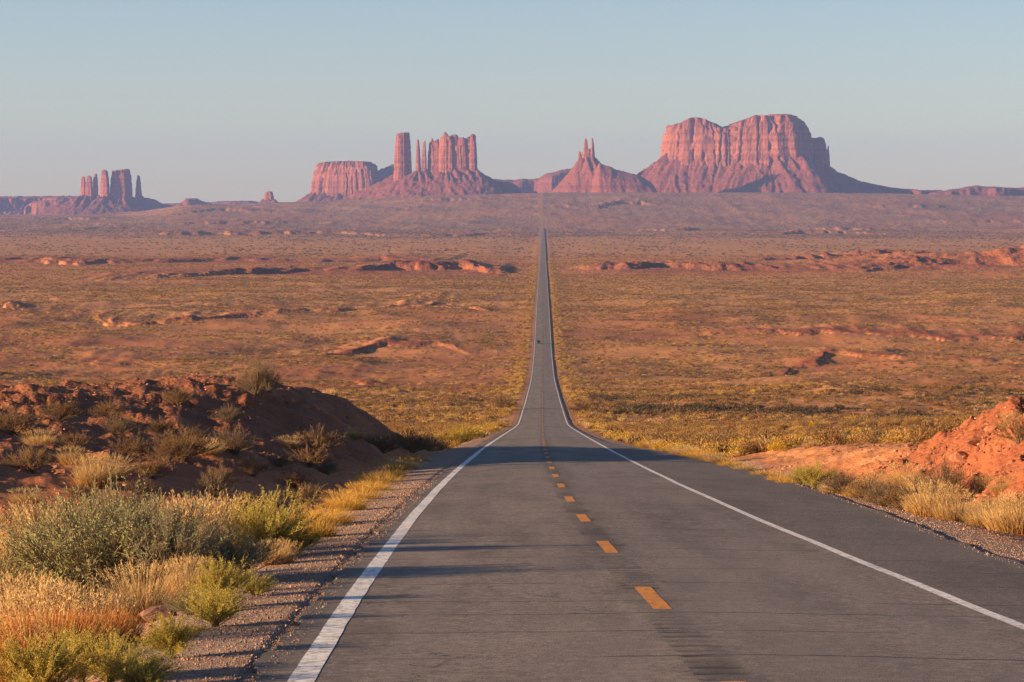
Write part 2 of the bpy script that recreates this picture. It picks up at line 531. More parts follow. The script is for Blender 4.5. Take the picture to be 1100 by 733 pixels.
def mat_rock(name, light, dark, streak, speck=None, vertical=True):
    k = NT(name)
    p = k.pos()
    nb = k.noise(k.scaled(p, (.0006, .0006, .06)), 1., 6, .6)            # beds
    nv = k.noise(k.scaled(p, (.055, .055, .006)), 1., 6, .62)           # vertical streaks of varnish
    nf = k.noise(p, .08, 6, .65)
    c = k.mix(k.range(nb, .40, .60), dark, light)
    if vertical:
        c = k.mix(k.range(nv, .46, .7, 0, .75), c, streak)
    c = k.mix(k.range(nf, .5, .72, 0, .45), c, streak)
    if speck:
        c = k.mix(k.range(k.noise(p, .05, 6, .75), .54, .66, 0, .6), c, speck)
    h = k.math('ADD', k.math('MULTIPLY', nv, 9. if vertical else 3.), k.math('ADD', k.math('MULTIPLY', nf, 7.), k.math('MULTIPLY', nb, 6.)))
    return k.finish(c, .95, k.bump(h, 1., 1.), .1)


def mat_leaf(name, stops, transluc=.3, t_base=None, rough=.75, reach=(.12, .7)):
    """stops: colours over each leaf's own random tint; t_base: colour towards the foot of a blade"""
    k = NT(name)
    tint = k.attr('tint')
    rnd = k.n('ShaderNodeObjectInfo').outputs['Random']
    f = k.math('ADD', k.math('MULTIPLY', tint, .7), k.math('MULTIPLY', rnd, .3))
    c = k.ramp(f, stops)
    if t_base is not None:
        c = k.mix(k.range(k.attr('along'), reach[0], reach[1], 1., 0.), c, t_base)
    return k.finish(c, rough, None, .15, transluc=transluc)


def mat_plain(name, col, rough=.8, var=.25, scale=8., spec=.3, metal=0.):
    k = NT(name)
    n = k.noise(k.n('ShaderNodeTexCoord').outputs['Object'], scale, 5, .6)
    c = k.mix(k.range(n, .3, .7), tuple(v * (1 - var) for v in col), tuple(min(1, v * (1 + var)) for v in col))
    return k.finish(c, rough, k.bump(n, .4, .02), spec, metal)


M_GROUND = mat_ground()
M_ASPHALT = mat_asphalt()
M_WHITE = mat_paint('white_road_paint', (.80, .79, .76), (.22, .2, .18), .48)
M_YELLOW = mat_paint('yellow_road_paint', (.66, .25, .02), (.20, .12, .06), .50)
M_CLIFF = mat_rock('red_sandstone', (.36, .122, .060), (.24, .074, .040), (.105, .038, .028))
M_TALUS = mat_rock('talus_scree', (.21, .065, .038), (.155, .048, .031), (.105, .036, .026), (.10, .072, .05), vertical=False)

# ------------------------------------------------------------------ ground sheet
def build_ground():
    core = np.arange(-12.2, 12.2, .028)
    side = np.concatenate([np.linspace(12.2, 25, 60), np.linspace(25, 90, 60)[1:], np.linspace(90, 180, 40)[1:-1]])
    ang = np.concatenate([-side[::-1], core[1:], side, [180.0]])
    ang = np.unique(np.round(ang, 5))
    rad = [1.2]
    while rad[-1] < 18500:
        q = 1.0042 if 240 < rad[-1] < 4200 else 1.0068
        if rad[-1] < 18:
            q = 1.05
        rad.append(rad[-1] * q)
    rad = np.array(rad)
    A, Rr = np.meshgrid(np.radians(ang), rad)
    x = Rr * np.sin(A)
    y = Rr * np.cos(A)
    z, veg, grav, red, sand, sage, brown = terrain(x.ravel(), y.ravel(), True)
    v = np.stack([x.ravel(), y.ravel(), z], 1)
    nr, na = x.shape
    idx = np.arange(nr * na).reshape(nr, na)
    nxt = np.roll(idx, -1, axis=1)
    quads = np.stack([idx[:-1], idx[1:], nxt[1:], nxt[:-1]], -1).reshape(-1, 4)
    # close the small hole under the camera
    v = np.vstack([v, [[0, 0, z[:na].mean()]]])
    tri = np.stack([np.full(na, len(v) - 1), idx[0], nxt[0]], -1)
    pad = lambda a: np.append(a, a[0])
    me = mesh_np('ground', v, [quads[:, ::-1], tri[:, ::-1]], {'veg': pad(veg), 'grav': pad(grav), 'red': pad(red), 'sand': pad(sand), 'sage': pad(sage), 'brown': pad(brown), 'far': smooth(800, 2200, np.append(y.ravel(), 0))}, True)
    o = obj('ground', me, M_GROUND)
    tag(o, kind='structure')
    return float(z.min())


Z_MIN = build_ground()

# ------------------------------------------------------------------ road
def y_samples(a, b):
    ys = [a]
    while ys[-1] < b:
        y = ys[-1]
        ys.append(y + (1.0 if y < 60 else max(1.0, y * .016)))
    return np.array(ys)


def road_surf(lat, y):
    """height of the paving at a lateral offset from the centre line"""
    return road_z(y) - .014 * np.abs(lat) + .012 * noise(lat / 2.5, y / 6., 5)


def strip(name, lats, ys, lift, mat, parent=None, jitter=0.):
    """lats: list of functions or numbers for the lateral positions"""
    cols = []
    for i, l in enumerate(lats):
        la = l(ys) if callable(l) else np.full_like(ys, l)
        if jitter and i in (0, len(lats) - 1):
            la = la + jitter * fbm(ys / 1.3, ys * 0 + i * 7, 3, 55 + i)
        cols.append(la)
    L = np.stack(cols, 1)
    Y = np.repeat(ys[:, None], L.shape[1], 1)
    X = road_x(Y) + L
    Z = road_surf(L, Y) + lift + Y.clip(0) * 1.6e-5 * (1 if lift else 0)
    v = np.stack([X, Y, Z], -1).reshape(-1, 3)
    n, m = L.shape
    idx = np.arange(n * m).reshape(n, m)
    q = np.stack([idx[:-1, :-1], idx[:-1, 1:], idx[1:, 1:], idx[1:, :-1]], -1).reshape(-1, 4)
    me = mesh_np(name, v, q, {'lat': L.ravel()}, True)
    return obj(name, me, mat, parent)


def build_road():
    ys = np.concatenate([np.arange(-60, 20, 2.), np.arange(20, 132, .5), y_samples(132, 8550)])
    yn = ys[ys <= 131.6]
    yf = ys[ys >= 131.4]
    road = bpy.data.objects.new('road', None)
    link(road)
    tag(road, kind='structure')
    lt = lambda y: -EDGE_LEFT + .10 * fbm(y / 2.2, y * 0, 4, 31) + .05 * noise(y / .35, y * 0, 36)
    rt = lambda y: edge_right(y) + .12 * fbm(y / 2.6, y * 0 + 9, 3, 33)
    G = .27
    y0g, y1g = 20., 120.
    a = strip('pavement', [lt, -3.74, -3, -2, -1, -G], ys, 0, M_ASPHALT, road)
    b = strip('pavement', [G, 1, 2, 3, 3.75, rt], ys, 0, M_ASPHALT, road)
    # middle strip with the milled rumble slots between the dashes
    yr = np.arange(20, 118, .07)
    lats = [-G, -.2, -.1, 0, .1, .2, G]
    mid = [strip('pavement', [-G, 0, G], ys[ys <= 20.01], 0, M_ASPHALT, road),
           strip('pavement', [-G, 0, G], np.concatenate([[yr[-1]], ys[ys > yr[-1] + .1]]), 0, M_ASPHALT, road)]
    L = np.repeat(np.array(lats)[None], len(yr), 0)
    Y = np.repeat(yr[:, None], len(lats), 1)
    ph = np.mod(Y - DASH0 + 1.2, DASH_STEP)
    zone = ((ph > DASH_LEN + .7) & (np.abs(L) < .22)).astype(float) * np.clip(.7 + .8 * noise(Y / .9, L * 2, 77), 0, 1)
    slot = zone * np.exp(-((np.mod(Y, .54) - .27) / .075) ** 2)
    Z = road_surf(L, Y) - .013 * slot
    v = np.stack([road_x(Y) + L, Y, Z], -1).reshape(-1, 3)
    n, m = L.shape
    idx = np.arange(n * m).reshape(n, m)
    q = np.stack([idx[:-1, :-1], idx[:-1, 1:], idx[1:, 1:], idx[1:, :-1]], -1).reshape(-1, 4)
    me = mesh_np('rumble_strip', v, q, {'lat': L.ravel(), 'slot': slot.ravel()}, False)
    obj('rumble_strip', me, M_ASPHALT, road)
    # edge lines and dashes
    yl = ys[ys > -40]
    strip('edge_line', [-3.69, -3.46], yl[yl < 150], .002, M_WHITE, road, .010)
    strip('edge_line', [lambda y: -3.69 + .0 * y, lambda y: -3.5 + .0 * y], yl[yl > 149], .004, M_WHITE, road)
    strip('edge_line', [3.60, 3.76], yl[yl < 150], .002, M_WHITE, road, .008)
    strip('edge_line', [3.59, 3.77], yl[yl > 149], .004, M_WHITE, road)
    far = []
    for i in range(560):
        y = DASH0 - 2 * DASH_STEP + i * DASH_STEP
        yy = np.linspace(y, y + DASH_LEN, 9)
        if i < 100:
            strip('centre_dash', [-.105, .105], yy, .002, M_YELLOW, road, .008)
        else:
            far.append(yy[[0, 4, 8]])
    vs, qs = [], []
    for yy in far:
        b0 = len(vs) * 6
        L = np.array([[-.105, .105]] * 3)
        Y = np.repeat(yy[:, None], 2, 1)
        vs.append(np.stack([road_x(Y) + L, Y, road_surf(L, Y) + .005 + Y * 1.8e-5], -1).reshape(-1, 3))
        for r in range(2):
            qs.append([b0 + 2 * r, b0 + 2 * r + 1, b0 + 2 * r + 3, b0 + 2 * r + 2])
    o = obj('centre_dash', mesh_np('centre_dash', np.concatenate(vs), np.array(qs)), M_YELLOW, road)
    tag(o, kind='stuff')


DASH0, DASH_STEP, DASH_LEN = 31.1, 12.2, 3.9
build_road()

# ------------------------------------------------------------------ buttes
def px_to(px, D):
    return (px - PX0) / F * D


def row_to(row, D):
    return (YH - row) / F * D


def cliff_mesh(name, D, pxl, pxr, top, base_row, depth, dv, seed, rib=6., taper=.06, power=4., lay=26, lean=0., turn=0., u0=0.):
    """one block of standing rock: a ribbed ring lofted from its foot to an uneven top
    top: list of (px,row); depth: half thickness in metres; dv: offset of its middle behind D"""
    ul, ur = px_to(pxl, D), px_to(pxr, D)
    uc, hw = (ul + ur) / 2, (ur - ul) / 2
    per = 4 * (hw + depth)
    n = int(np.clip(per / 3.2, 28, 560))
    th = np.linspace(0, 2 * math.pi, n * 4, endpoint=False)
    c, s_ = np.cos(th), np.sin(th)
    X = np.sign(c) * np.abs(c) ** (2 / power) * hw
    Y = np.sign(s_) * np.abs(s_) ** (2 / power) * depth
    ds = np.hypot(np.diff(X, append=X[0]), np.diff(Y, append=Y[0]))
    arc = np.concatenate([[0], np.cumsum(ds)])
    tt = np.linspace(0, arc[-1], n, endpoint=False)
    X = np.interp(tt, arc, np.append(X, X[0]))
    Y = np.interp(tt, arc, np.append(Y, Y[0]))
    nx, ny = X / hw ** 2, Y / depth ** 2
    ln = np.hypot(nx, ny) + 1e-12
    nx, ny = nx / ln, ny / ln
    tp = np.array(top, float)
    tu = px_to(tp[:, 0], D)
    tz = row_to(tp[:, 1], D)
    zb = row_to(base_row, D) - 48.

    def ztop(x, y):
        z = np.interp(x + uc, tu, tz)
        return z + (fbm((x + uc) / 14., y / 14., 4, seed) + .6 * ridged((x + uc) / 9., y / 12., 2, seed + 2) - .3) * min(5.0, hw * .11)
    rings = []
    for j in range(lay + 1):
        t = j / lay
        # ribs run up the face, broken by ledges
        zz = zb + t * (ztop(X, Y) - zb)
        a = ridged((X + uc) / (9 * rib) + .15 * t, Y / (9 * rib) + 7, 2, seed + 3) * rib * .9
        a = a + ridged((X + uc) / (2.6 * rib), Y / (2.6 * rib), 3, seed + 5) * rib * .55 * (1 - .25 * t)
        a = a + fbm(zz / 11., (X + Y) / 160., 3, seed + 7) * min(3.2, rib * .4)
        # deep narrow joints, and beds that stand back one above the other
        jn = noise((X + uc) / (3.4 * rib) + .1 * noise(zz / 25., X / 40., seed + 21), Y / (3.4 * rib) + 3, seed + 19)
        a = a - rib * .95 * (1 - smooth(0, .11, np.abs(jn))) * smooth(-.25, .25, noise(X / (6 * rib), zz / 60., seed + 23) + .2)
        for lv, sb in ((.30, .35), (.62, .45), (.84, .6)):
            a = a - rib * sb * smooth(lv - .02, lv + .02, t + .09 * noise(X / (5 * rib), Y / (5 * rib), seed + 25))
        ledge = 0.0
        a = a - rib * 1.1 * smooth(.80, 1., t) * (.6 + noise(X / 30, Y / 30, seed + 9)) + (1 - smooth(0, .22, t)) * rib * .5
        k = 1 - taper * t
        xx = X * k + nx * a + lean * t * hw
        yy = Y * k + ny * a
        rings.append(np.stack([xx + uc, yy + D + dv - turn * (xx + uc - u0), zb + t * (ztop(xx * .985, yy) - zb)], 1))
    # rounded top
    xx, yy = rings[-1][:, 0] - uc, rings[-1][:, 1] - D - dv + turn * (rings[-1][:, 0] - u0)
    mxx, myy = xx.mean(), yy.mean()
    for f in (.96, .85, .68, .48, .26, .08):
        x2, y2 = mxx + (xx - mxx) * f, myy + (yy - myy) * f
        up = min(2.5, hw * .06) * math.sqrt(1 - f * f)
        rings.append(np.stack([x2 + uc, y2 + D + dv - turn * (x2 + uc - u0), ztop(x2, y2) + up], 1))
    v = np.concatenate(rings)
    m = len(rings)
    idx = np.arange(m * n).reshape(m, n)
    nxt = np.roll(idx, -1, 1)
    q = np.stack([idx[:-1], nxt[:-1], nxt[1:], idx[1:]], -1).reshape(-1, 4)
    v = np.vstack([v, [v[idx[-1]].mean(0)]])
    tri = np.stack([idx[-1], nxt[-1], np.full(n, len(v) - 1)], -1)
    return v, [q, tri]


def talus_mesh(D, blocks, foot_row, slope_px, seed, gully=10., extra=(), step=4.5, bench=0., turn=0., uz=0.):
    """apron of scree round the blocks. blocks: (pxl,pxr,base_row,depth,dv); slope_px: reach of the apron (left,right,front) in m"""
    rl, rr, rf = slope_px
    u0 = min(px_to(b[0], D) for b in blocks) - rl
    u1 = max(px_to(b[1], D) for b in blocks) + rr
    if extra:
        u1 = max(u1, px_to(extra[0][0][-1][0], D) + 40)
    v0 = D + min(b[4] - b[3] for b in blocks) - rf - abs(turn) * (u1 - u0) * .6
    v1 = D + max(b[4] + b[3] for b in blocks) + rf * .8 + abs(turn) * (u1 - u0) * .6
    for ex_ in extra:
        ln_ = px_to(ex_[0][-1][0], D) - px_to(ex_[0][0][0], D)
        v0 = min(v0, D + ex_[2] - ex_[1] - max(ex_[3], 0) * ln_)
    us = np.arange(u0, u1 + step, step)
    vs = np.arange(v0, v1 + step * 1.3, step * 1.3)
    U, V = np.meshgrid(us, vs)
    zf = row_to(foot_row, D) - 25.
    H = np.full_like(U, -1.)
    best = np.full_like(U, 0.)
    prm = np.zeros_like(U)
    top = zf
    for (pl, pr, br, dp, dv) in blocks:
        a, b = px_to(pl, D), px_to(pr, D)
        uc, hw = (a + b) / 2, (b - a) / 2
        dx = U - uc
        dy = V - (D + dv) + turn * (U - uz)
        ex = np.maximum(np.abs(dx) - (hw - 10 if hw > 40 else hw), 0)
        ey = np.maximum(np.abs(dy) - (dp - 12 if dp > 40 else dp), 0)
        reach = np.where(dx < 0, rl, rr)
        d = np.sqrt((ex / reach) ** 2 + (ey / rf) ** 2)
        f = np.clip(1 - d, 0, 1)
        # straight under the cliff, concave lower down
        prof = np.where(f > .35, .27 + (f - .35) / .65 * .73, .27 * (f / .35) ** 1.3)
        zc = row_to(br, D) - zf
        h = zc * prof
        an = np.arctan2(dy / (dp + rf * .5), dx / (hw + .5 * reach))
        pp = an * (hw + dp + .4 * rf)
        sel = h > H
        H = np.where(sel, h, H)
        best = np.where(sel, f, best)
        prm = np.where(sel, pp, prm)
        top = max(top, zc)
    fl = smooth(0, .15, best) * (1 - .55 * smooth(.86, 1., best))
    H = H + smooth(.6, .95, best) * (16 * fbm(prm / 55., best * 0 + 3, 3, seed + 14) - 3) * min(1., gully / 14.)
    wp = prm + 26 * fbm(U / 120, V / 120, 3, seed) + 30 * (1 - best) * noise(prm / 160, best * 2, seed + 12)
    g = ridged(wp / 120., best * .9, 2, seed + 1) * .8 + ridged(wp / 38., best * 1.6 + U / 400, 3, seed + 2) * .34 * (.5 + fbm(U / 100, V / 100, 2, seed + 4))
    H = H + gully * fl * (g - .55) + fbm(U / 26, V / 26, 4, seed + 3) * 5.0 * fl
    if bench:
        # harder beds stand out as benches
        q = bench
        H = np.where(best > 0, H * .55 + .45 * (np.floor(H / q) * q + q * smooth(.35, .95, np.mod(H / q, 1.))), H)
    for (poly, wid, vv, sh) in extra:
        # outlying ridge: rows along px, cross profile of half width wid
        pu = px_to(np.array([p[0] for p in poly], float), D)
        pz = row_to(np.array([p[1] for p in poly], float), D) - zf
        S = np.interp(U, pu, pz, left=0, right=0) * (1 + .03 * fbm(U / 30, U * 0, 2, seed + 8))
        S = S * smooth(pu[0] - 30, pu[0] + 30, U) * (1 - smooth(pu[-1] - 30, pu[-1] + 30, U))
        c = np.clip(1 - np.abs(V - D - vv + sh * (U - pu[0]) - 30 * fbm(U / 120, U * 0, 2, seed + 6)) / wid, 0, 1)
        pr_ = np.where(c > .6, .72 + (c - .6) / .4 * .28, .72 * (c / .6))
        H = np.maximum(H, S * pr_ + np.where(c > 0, gully * .5 * (ridged(U / 45, V / 160, 3, seed + 9) - .5) * np.clip(c * 4, 0, 1) * (1 - smooth(.7, 1., c)), 0))
    Z = zf + np.maximum(H, -20)
    v = np.stack([U, V, Z], -1).reshape(-1, 3)
    n, m = U.shape
    idx = np.arange(n * m).reshape(n, m)
    q = np.stack([idx[:-1, :-1], idx[:-1, 1:], idx[1:, 1:], idx[1:, :-1]], -1).reshape(-1, 4)
    live = (H > -.5)[:-1, :-1].ravel() | (H > -.5)[1:, 1:].ravel()
    return v, [q[live]]


TOP_Z = [0.]


def place_part(name, v, f, mat, root):
    v = np.asarray(v) - np.array(root.location)
    TOP_Z[0] = max(TOP_Z[0], float((v[:, 2] + root.location[2]).max()))
    return obj(name, mesh_np(name, v, f, None, False), mat, root)


def butte(name, label, D, foot_row, reach, blocks, seed, gully=10., extra=(), cat='butte', step=4.5, bench=0., group=None, talus=M_TALUS, cliff=M_CLIFF, turn=.42):
    """blocks: dicts with l, r, top, base, depth, dv, kind"""
    uc = np.mean([px_to((b['l'] + b['r']) / 2, D) for b in blocks])
    root = empty(name, (float(uc), D, row_to(foot_row, D)), label, cat, group)
    for i, b in enumerate(blocks):
        v, f = cliff_mesh(b.get('kind', 'cliff'), D, b['l'], b['r'], b['top'], b['base'], b['depth'], b.get('dv', 0), seed + i * 13,
                          b.get('rib', 6.), b.get('taper', .05), b.get('power', 4.), b.get('lay', 26), b.get('lean', 0.), b.get('turn', turn), uc)
        place_part(b.get('kind', 'cliff'), v, f, cliff, root)
    v, f = talus_mesh(D, [(b['l'], b['r'], b['base'], b['depth'], b.get('dv', 0)) for b in blocks if b.get('apron', True)], foot_row, reach, seed, gully, extra, step, bench, turn, uc)
    place_part('talus_slope', v, f, talus, root)
    return root


# right butte
butte('butte', 'largest butte, broad two-humped red sandstone block right of the road', 11600, 209, (300, 170, 200), [
    dict(l=714, r=786, base=167, depth=150, dv=60, rib=15, taper=.03, power=4,
         top=[(712, 141), (717, 136), (724, 134), (734, 132.5), (740, 128), (748, 126.5), (757, 128), (764, 132), (770, 134), (775, 137), (790, 136)]),
    dict(l=772, r=862, base=167, depth=165, dv=70, rib=18, taper=.05, power=3.4,
         top=[(768, 138), (783, 135.5), (795, 131), (804, 128), (812, 125), (822, 125.5), (838, 124.5), (850, 125), (856, 127), (862, 131), (866, 136)]),
    dict(l=750, r=808, base=167, depth=140, dv=46, rib=14, taper=.05, power=3,
         top=[(748, 139), (760, 138), (770, 137), (777, 138), (790, 137.5), (810, 139)]),
    dict(l=836, r=876, base=172, depth=130, dv=150, rib=8, taper=.10, power=3,
         top=[(834, 126), (856, 127), (862, 131), (868, 140), (872, 147), (880, 150)]),
    dict(l=862, r=892, base=176, depth=90, dv=190, rib=6, taper=.10, power=3,
         top=[(858, 146), (872, 149), (878, 149.5), (882, 148), (885, 150), (888, 157), (894, 163)]),
    dict(kind='spire', l=889, r=894, base=178, depth=9, dv=215, rib=2.2, taper=.5, power=2.4, lay=16, apron=False,
         top=[(888, 160), (891.5, 156.5), (894, 161)]),
], 101, gully=26, step=4.2, bench=9., extra=[([(886, 172), (905, 184), (930, 194.5), (960, 201), (990, 205)], 130, 210, 0)])

# centre butte with column and spires
butte('butte', 'centre butte with one tall square column left of a row of fluted towers', 11700, 212, (300, 190, 230), [
    dict(kind='rock_column', l=422.5, r=441.5, base=188, depth=30, dv=58, turn=.05, rib=3.2, taper=.12, power=2.3,
         top=[(421, 147), (425, 144.5), (432, 143.5), (438, 143), (443, 144)]),
    dict(kind='spire', l=446, r=452.6, base=184, depth=11, dv=-30, rib=1.8, taper=.42, power=2.5, lay=20,
         top=[(445, 154), (449, 150), (453, 155)]),
    dict(kind='spire', l=452.6, r=459, base=184, depth=11, dv=-26, rib=1.8, taper=.35, power=2.5, lay=20,
         top=[(452, 156), (456.5, 151.5), (459, 154)]),
    dict(l=459, r=474, base=183, depth=40, dv=20, rib=5, taper=.08, power=4,
         top=[(457, 160), (461, 155), (464, 149), (466, 153), (470, 150.5), (475, 149)]),
    dict(l=471, r=489, base=182, depth=48, dv=10, rib=5, taper=.08, power=4,
         top=[(470, 151), (474, 148), (476, 148), (477.5, 143.5), (480, 144), (482, 147.5), (486, 146.5), (490, 147)]),
    dict(l=484, r=503, base=182, depth=46, dv=20, rib=5, taper=.08, power=4,
         top=[(483, 147), (487, 145.5), (491, 146), (493, 149.5), (498, 149), (503, 151)]),
    dict(l=499, r=512.5, base=182, depth=44, dv=30, rib=4.5, taper=.06, power=4,
         top=[(498, 151), (502, 148.5), (505, 148), (506.5, 145.5), (510, 145), (511.5, 147), (514, 151)]),
], 203, gully=17, step=4., bench=8., extra=[([(505, 178), (520, 187), (532, 194), (560, 200)], 110, 70, -.2)])

# mesa behind, to the left of it
butte('mesa', 'flat-topped mesa half hidden behind the slope of the centre butte', 13200, 219, (140, 260, 180), [
    dict(l=331, r=409, base=207, depth=190, dv=150, rib=15, taper=.08, power=4.5,
         top=[(329, 182), (334, 178.5), (340, 176.5), (346, 175), (370, 174.2), (396, 174.6), (402, 178), (412, 181)]),
], 307, gully=14, step=5.5, cat='mesa', extra=[([(396, 186), (410, 181), (418, 176.5), (424, 175.5), (436, 186), (446, 200)], 160, 120, 0)])

# thin spires on their own ridge
butte('butte', 'small steep butte crowned by three thin finger spires left of the largest butte', 11330, 210, (155, 200, 165), [
    dict(kind='spire', l=625, r=633, base=169, depth=12, dv=0, rib=1.8, taper=.5, power=2.6, lay=22,
         top=[(623, 154), (629, 149), (632, 153)]),
    dict(kind='spire', l=633, r=639, base=169, depth=10, dv=2, rib=1.6, taper=.45, power=2.6, lay=22,
         top=[(632, 152), (635.7, 148.6), (639, 152)]),
    dict(kind='spire', l=620, r=625.6, base=173, depth=10, dv=-2, rib=1.5, taper=.35, power=2.6, lay=16,
         top=[(618, 166), (622, 162.5), (625, 165)]),
    dict(kind='cliff', l=622, r=640, base=171, depth=20, dv=6, rib=3, taper=.25, power=3, lay=14,
         top=[(619, 170), (625, 165), (630, 160), (635, 161), (641, 168)]),
], 409, gully=13, step=3.6, bench=7.,
    extra=[([(636, 173), (646, 177), (655, 179.5), (659, 182), (668, 184.5), (678, 187), (688, 190), (698, 197), (706, 205)], 170, -110, .35)], turn=.5)

# group of towers at far left
butte('butte', 'cluster of broken rock towers on a dark cone at far left', 13600, 232, (250, 210, 180), [
    dict(kind='rock_column', l=85.5, r=91.5, turn=.4, base=211, depth=17, dv=-20, rib=2.4, taper=.12, power=4, lay=18,
         top=[(85, 192), (88, 190), (92, 191)]),
    dict(kind='rock_column', l=91, r=99.5, turn=.4, base=211, depth=20, dv=-20, rib=2.6, taper=.12, power=4, lay=18,
         top=[(90, 191), (95, 189.3), (99, 190.5)]),
    dict(kind='rock_column', l=99, r=104.5, turn=.4, base=211, depth=20, dv=0, rib=2.4, taper=.1, power=4, lay=18,
         top=[(98, 190), (102, 187), (105, 188)]),
    dict(kind='rock_column', l=107.5, r=119.5, turn=.4, base=211, depth=20, dv=-30, rib=3.2, taper=.28, power=3.2, lay=20,
         top=[(106, 186), (111, 183), (115, 183), (120, 187)]),
    dict(l=118.5, r=141, base=210, depth=44, dv=0, rib=4.6, taper=.06, power=5,
         top=[(117, 186), (122, 184.5), (130, 183.4), (137, 182.6), (140, 182.5), (142, 186)]),
    dict(kind='spire', l=144, r=152.5, base=212, depth=15, dv=20, rib=2.2, taper=.5, power=2.8, lay=20,
         top=[(143, 192), (147.5, 188.6), (150, 190), (153, 196)]),
], 503, gully=14, step=4.6, bench=8., extra=[([(40, 224), (70, 218), (84, 213), (100, 212), (150, 212), (164, 214), (172, 219), (184, 221), (196, 224)], 150, 10, -.1)], turn=.0)


def ridge(name, label, D, poly, foot_row, wid, seed, cat, steep=.5, group=None, step=6., mat=M_TALUS, gully=8., cap=.5):
    """long low landform: a skyline along px with a cross profile that is steep near the top"""
    pu = px_to(np.array([p[0] for p in poly], float), D)
    pz = row_to(np.array([p[1] for p in poly], float), D)
    zf = row_to(foot_row, D) - 20.
    us = np.arange(pu[0] - wid * .6, pu[-1] + wid * .6, step)
    vs = np.arange(-wid, wid + step, step * 1.3)
    U, V = np.meshgrid(us, vs)
    S = np.interp(U, pu, pz - zf, left=0, right=0)
    S = S * (1 + .035 * fbm(U / 40, U * 0, 3, seed))
    off = wid * .32 * fbm(U / (wid * .9), U * 0, 3, seed + 1)
    c = np.clip(1 - np.abs(V + off) / (wid * .9), 0, 1)
    c = c * smooth(pu[0] - wid * .55, pu[0] + wid * .1, U) * (1 - smooth(pu[-1] - wid * .1, pu[-1] + wid * .55, U)) if cap else c
    c2 = np.clip(c + .06 * ridged(U / 40, V / 60, 3, seed + 2) * (c > 0) * (c < .8), 0, 1)
    pr = np.where(c2 > .52, .9 + (c2 - .52) / .48 * .1, np.where(c2 > .44, .9 - (.52 - c2) / .08 * (1 - steep) * .7, (.9 - (1 - steep) * .7) * c2 / .44))
    H = S * pr + gully * .4 * (ridged(U / 34, V / 90, 3, seed + 4) - .5) * smooth(0, .2, c) * (1 - smooth(.5, .7, c))
    v = np.stack([U, V + D, zf + H], -1).reshape(-1, 3)
    n, m = U.shape
    idx = np.arange(n * m).reshape(n, m)
    q = np.stack([idx[:-1, :-1], idx[:-1, 1:], idx[1:, 1:], idx[1:, :-1]], -1).reshape(-1, 4)
    o = obj(name, mesh_np(name, v - np.array([(pu[0] + pu[-1]) / 2, D, zf]), [q]), mat)
    o.location = ((pu[0] + pu[-1]) / 2, D, zf)
    TOP_Z[0] = max(TOP_Z[0], float(v[:, 2].max()))
    return tag(o, label, cat, group)


ridge('mesa', 'long low mesa at the left edge behind the dark cone', 15200, [(-120, 211), (-20, 211), (20, 211), (60, 210.5), (84, 210.5), (110, 212), (140, 214)], 232, 420, 601, 'mesa', .3, mat=M_CLIFF, gully=20)
ridge('mesa', 'lower pink ledge in front of the long mesa at far left', 14500, [(28, 221), (36, 216), (60, 214.5), (70, 215), (90, 218)], 232, 150, 607, 'mesa', .4, mat=M_CLIFF, gully=20)
ridge('low_butte', 'dark low two-stepped butte on the skyline right of the tower cluster', 14500, [(190, 220), (197, 216), (200, 213.2), (212, 213), (216, 215.5), (226, 219)], 225, 130, 613, 'butte', .3)
o = ridge('ridge', 'thin distant ridge on the skyline left of the half hidden mesa', 16500, [(170, 219), (226, 217.4), (236, 216.2), (270, 215.6), (278, 217), (330, 217.5), (350, 217)], 223, 300, 617, 'ridge', .3)
butte('butte', 'smallest lone pink butte knob standing apart on the skyline', 14200, 220, (60, 60, 60), [
    dict(l=281.5, r=296, base=214.5, depth=34, dv=0, rib=4, taper=.28, power=3, lay=16, top=[(280, 211), (285, 207.5), (289, 206), (293, 207), (297, 212)]),
], 619, gully=4, step=4.)
ridge('ridge', 'dark blue shaded ridge between the centre butte and the finger spires', 13800, [(500, 190), (520, 191), (540, 193.5), (560, 192.5), (578, 192), (584, 188), (600, 183.5), (612, 181), (640, 184)], 214, 330, 631, 'ridge', .35, gully=12)
ridge('ridge', 'low pink and blue ridge trailing off right of the largest butte', 13300, [(890, 196), (930, 197), (960, 202), (990, 204.5), (1010, 204)], 213, 260, 641, 'ridge', .45, gully=12)
ridge('ridge', 'long flat-topped ridge at the right edge of the skyline', 12800, [(1000, 207), (1018, 204), (1030, 202), (1046, 199.5), (1060, 200.5), (1090, 202), (1110, 200), (1160, 199), (1260, 206)], 214, 300, 643, 'ridge', .4, gully=14)

# ------------------------------------------------------------------ plants
def frames(d):
    d = d / (np.linalg.norm(d, axis=1, keepdims=True) + 1e-9)
    a = np.cross(d, np.random.default_rng(3).normal(size=d.shape))
    a = a / (np.linalg.norm(a, axis=1, keepdims=True) + 1e-9)
    return d, a


def leaf_quads(p, d, ln, wd, rng):
    """pointed leaves: p foot, d direction"""
    d = d / (np.linalg.norm(d, axis=1, keepdims=True) + 1e-9)
    r = rng.normal(size=d.shape)
    a = np.cross(d, r)
    a = a / (np.linalg.norm(a, axis=1, keepdims=True) + 1e-9)
    ln = np.broadcast_to(ln, (len(p),))[:, None]
    wd = np.broadcast_to(wd, (len(p),))[:, None]
    v = np.stack([p, p + d * ln * .5 + a * wd * .5, p + d * ln, p + d * ln * .5 - a * wd * .5], 1).reshape(-1, 3)
    f = np.arange(len(p) * 4).reshape(-1, 4)
    return v, f


